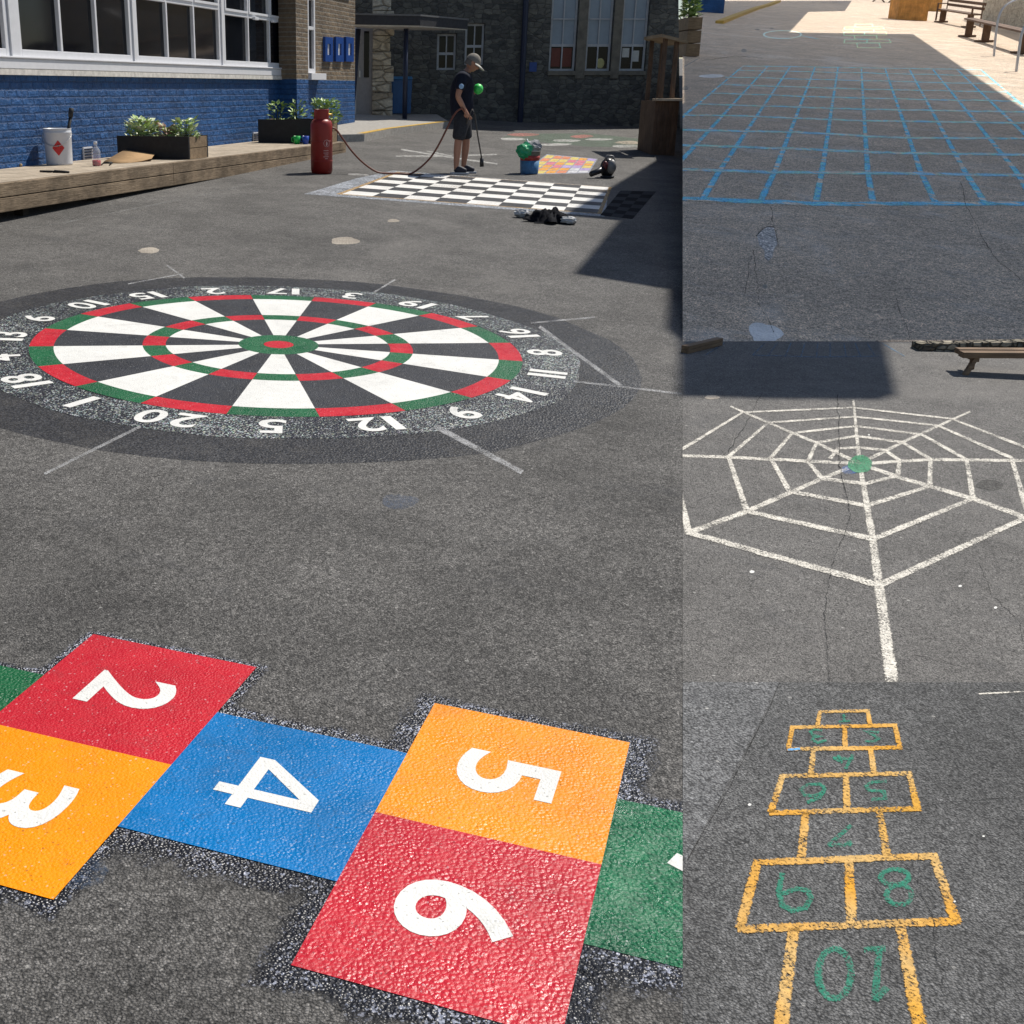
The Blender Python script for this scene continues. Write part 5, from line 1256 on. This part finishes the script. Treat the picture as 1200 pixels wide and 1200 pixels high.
# --- slope: planter, kerb, wall, benches, rail
g = rp(803, 66); k = g.y/F; gM = Matrix.Translation(g)
pl = empty('timber_planter', g, 'tall planter of horizontal timber planks at the left edge of the slope', 'planter')
w = 15*k; h = 38*k/.95
for i in range(3):
    b = MB(); b.box(0, w, -.03, 1.6, h*i/3+.01, h*(i+1)/3-.012); b.build('plank', WOODPL, pl, M=gM, bevel=.012)
b = MB(); b.box(.04, w-.04, .0, 1.55, h-.1, h-.03); b.build('soil', plain('soil_dark', (.03, .022, .015), .95), pl, M=gM)
plant('leafy_plant', g+Vector((w*.45, .5, h-.05)), w*.4, .5, .7, 260, .17, [(LEAF[0], .4), (LEAF[1], .6)], 'green leafy plant growing in the tall timber planter on the slope', 31)
g = rp(803, 13); k = g.y/F
bw_ = empty('blue_hut', g, 'blue painted wall of an outbuilding at the far left of the slope', 'building')
b = MB(); b.box(0, 40*k, 0, 3, -.3, 3.2); b.build('wall', BRICK_BLUE, bw_, M=frame(g, (1, -.25)))
b = MB(); b.box(-.1, 40*k+.1, -.1, 3.1, 3.203, 3.4); b.build('roof', ROOF_D, bw_, M=frame(g, (1, -.25)))
b = MB(); pts = [(848, 28), (868, 19.5), (890, 11), (905, 6.5), (915, 2.5)]
q = [rp(*p_) for p_ in pts]
for a, c in zip(q[:-1], q[1:]):
    d = (c-a).normalized(); w_ = Vector((d.y, -d.x, 0))
    b.prism([a, c, c-w_*.34, a-w_*.34], (0, 0, .13))
o = b.build('yellow_kerb', YKERB); tag(o, 'yellow painted kerb running up the left of the slope', 'kerb')
b = MB(); a, c = rp(798, 84), rp(835, 47); line(b, [(802, 78), (818, 69)], 1.5, .005, rp, .6); o = b.build('white_dash', CW2, None, clip=[X800R]); tag(o, 'white painted dash beside the tall timber planter', 'ground marking')
ORW = wood('orange_timber', (.62, .28, .07), (.8, .42, .13), 'Z', 5)
def crate(name, px0, px1, py, hpx, label, dep=1.2):
    g = rp(px0, py); k = g.y/F; w = (px1-px0)*k; M_ = Matrix.Translation(g); r = empty(name, g, label, 'planter')
    h = hpx*k; n = 5
    for i in range(n):
        b = MB(); b.box(w*i/n+.004, w*(i+1)/n-.004, 0, .04, -.1, h); b.build('board', ORW, r, M=M_)
    for i in range(4):
        b = MB(); b.box(-.04, 0-.002, .0+dep*i/4, dep*(i+1)/4-.01, -.1, h); b.build('board', ORW, r, M=M_)
        b = MB(); b.box(w+.002, w+.04, .0+dep*i/4, dep*(i+1)/4-.01, -.1, h); b.build('board', ORW, r, M=M_)
    b = MB(); b.box(-.06, w+.06, -.04, dep+.05, h+.003, h+.05); b.build('rim', ORW, r, M=M_)
crate('tall_planter', 1052, 1083, 23, 36, 'larger orange timber planter at the top of the slope')
crate('tall_planter', 1088, 1101, 13, 26, 'smaller orange timber planter behind the armchair bench', .8)
# pale stone boundary wall on the right
a, c = rp(1148, 24), rp(1330, 74); t = (c-a).normalized(); L_ = (c-a).length
sw = empty('stone_boundary_wall', a, 'pale rubble stone boundary wall on the right of the slope', 'wall'); M_ = frame(a, t)
b = MB(); dz = (c.z-a.z); b.add([(0, 0, -.4), (L_, 0, dz-.4), (L_, .45, dz-.4), (0, .45, -.4), (0, 0, 3.2), (L_, 0, 3.2), (L_, .45, 3.2), (0, .45, 3.2)], [(0, 3, 2, 1), (4, 5, 6, 7), (0, 1, 5, 4), (1, 2, 6, 5), (2, 3, 7, 6), (3, 0, 4, 7)]); b.build('wall', RUB_L, sw, M=M_)
b = MB(); b.box(-.05, L_, -.06, .51, 3.203, 3.32); b.build('coping', STONE_SILL, sw, M=M_)
BRD = wood('dark_brown_bench', (.13, .075, .05), (.22, .14, .09), 'X', 5)
def slope_bench(name, p0, p1, hpx, label, back=False, arms=False, legpos=(.1, .55)):
    a, c = rp(*p0), rp(*p1); k = a.y/F; t = (c-a); L_ = t.length; M_ = frame(a, t); sl_ = (c.z-a.z)/L_
    r = empty(name, a, label, 'bench'); h = hpx*k
    def sbox(nm, x0, x1, y0, y1, z0, z1, bev=.015):
        b = MB(); b.box(x0, x1, y0, y1, z0, z1)
        for q in b.v: q.z += q.x*sl_
        return b.build(nm, BRD, r, M=M_, bevel=bev)
    sbox('seat', 0, L_, -.16, .02, h-.07, h); sbox('seat', 0, L_, .04, .24, h-.07, h)
    for f in legpos:
        x = L_*f; sbox('leg', x, x+.12, -.10, .18, .09, h-.073); sbox('foot', x-.02, x+.14, -.34, .34, 0, .088)
    if back:
        sbox('backrest', 0, L_, .30, .35, h+.15, h+.28); sbox('backrest', 0, L_, .34, .39, h+.36, h+.5)
        for x in (0.05, L_-.17): sbox('back_post', x, x+.1, .26, .30, .089, h+.52)
    if arms:
        for x in (.02, L_-.14): sbox('armrest', x, x+.11, -.22, .3, h+.24, h+.29); sbox('arm_post', x+.01, x+.1, -.22, -.14, .089, h+.238)
slope_bench('pedestal_bench', (1131, 43), (1205, 66), 19, 'long dark brown pedestal bench beside the stone boundary wall', legpos=(.03, .34, .9))
slope_bench('armchair_bench', (1100, 26), (1141, 34), 13.5, 'brown wooden garden seat with armrests behind the long pedestal bench', True, True, (.06, .84))
g = rp(1039, 3); k = g.y/F
r = empty('picnic_table', g, 'dark picnic table far up the slope at the top edge', 'table'); M_ = Matrix.Translation(g)
b = MB(); b.box(-11*k, 11*k, -.4, .4, .7, .75); b.build('top', BRD, r, M=M_)
for s in (-1, 1):
    for sgn in (-1, 1):
        b = MB(); b.tube([(s*9*k+sgn*.55, 0, 0), (s*9*k-sgn*.2, 0, .7)], .055, 6); b.build('leg', BRD, r, M=M_)
RAILM = plain('grey_steel_rail', (.55, .55, .57), .35, .5, .6)
for pts, lab in (([(1165, 66), (1166.5, 45), (1170, 22), (1176, 9), (1186, 2), (1200, -4), (1230, -14)], 'grey steel handrail, the one nearer the long pedestal bench'), ([(1191, 84), (1194, 60), (1198, 38), (1206, 24), (1220, 14), (1240, 4)], 'grey steel handrail at the right edge of the slope')):
    g = rp(*pts[0]); P = [g-Vector((0, 0, .1))]+[atY(x, y, g.y) for x, y in pts[1:]]
    b = MB(); b.tube(smooth(P, 4), .035, 10); o = b.build('handrail', RAILM, None, True); tag(o, lab, 'handrail', 'steel handrails on the slope')

# ================================================================ unseen slabs added beyond the right of the frame to throw the big shadows
def slab(name, outline, hz, label, posts, mat=None):
    vs = []
    for P in outline: vs.append(P + SUN*((hz-P.z)/SUN.z))
    r = empty(name, Vector((vs[0].x, vs[0].y, gz(vs[0].x, vs[0].y))), label, 'roof')
    b = MB(); b.prism(vs, (0, 0, .3)) if mat is None else b.add(vs, [tuple(range(len(vs)))]); b.build('roof', mat or CONC, r)  # added shadow caster, its outline shaped by the shade it must throw
    for x, y in posts:
        b = MB(); b.tube([Vector((x, y, gz(x, y)-.3)), Vector((x, y, hz-.003))], .35, 12); b.build('post', CONC, r, True)
o1 = [gp(*q) for q in ((690, 318), (738, 257), (673, 251), (768, 193), (801, 172), (900, 200), (1030, 385), (1037, 401), (1052, 462), (925, 461), (870, 459), (818, 458), (816, 395), (800, 380), (800, 336))]
slab('added_shade_slab', o1, 15, 'added unseen concrete slab that shades the edge of the yard', [(12.6, 20.6)])
o2 = [rp(*q) for q in ((800, 401), (1300, 401), (1300, 195), (1070, 40), (925, 38), (947, 14), (990, 13), (996, 4), (998, 1), (800, 1))]
t_ = NT('shade_brightening_sheet'); tb = t_.n('ShaderNodeBsdfTranslucent'); tb.inputs[0].default_value = (.88, .9, .92, 1)  # added sheet passes diffuse sun to brighten the shade below it
t_.l(tb.outputs[0], t_.out.inputs[0])
slab('added_shade_canopy', o2, 19, 'added unseen translucent sheet that shades and softly lights the chalk grid', [(19.5, 24.3), (15, 17.6)], t_.m)

# ================================================================ light, sky, camera
el = math.asin(SUN.z); az = math.atan2(SUN.x, SUN.y)
w = bpy.data.worlds.new('World'); SC.world = w; w.use_nodes = True
nt = w.node_tree; bg = nt.nodes['Background']; sk = nt.nodes.new('ShaderNodeTexSky'); sk.sky_type = 'NISHITA'; sk.sun_disc = False
sk.sun_elevation = el; sk.sun_rotation = az; sk.air_density = 1.0; sk.dust_density = .6; sk.ozone_density = 1.2
nt.links.new(sk.outputs[0], bg.inputs[0]); bg.inputs[1].default_value = .08
ld = bpy.data.lights.new('sun', 'SUN'); ld.energy = 4.7; ld.angle = math.radians(.3); ld.color = (1, .95, .87)
lo = bpy.data.objects.new('sun', ld); COL.objects.link(lo); lo.rotation_euler = (-SUN).to_track_quat('-Z', 'Y').to_euler()
cd = bpy.data.cameras.new('camera'); co = bpy.data.objects.new('camera', cd); COL.objects.link(co)
co.location = CAM; co.rotation_euler = (math.pi/2-PG, 0, 0)
cd.sensor_width = 36; cd.sensor_fit = 'HORIZONTAL'; cd.lens = 36*F/1200; cd.shift_x = 200/1200; cd.clip_start = .05; cd.clip_end = 3000
SC.camera = co
SC.view_settings.view_transform = 'Standard'; SC.view_settings.look = 'None'; SC.view_settings.exposure = .1; SC.view_settings.gamma = 1
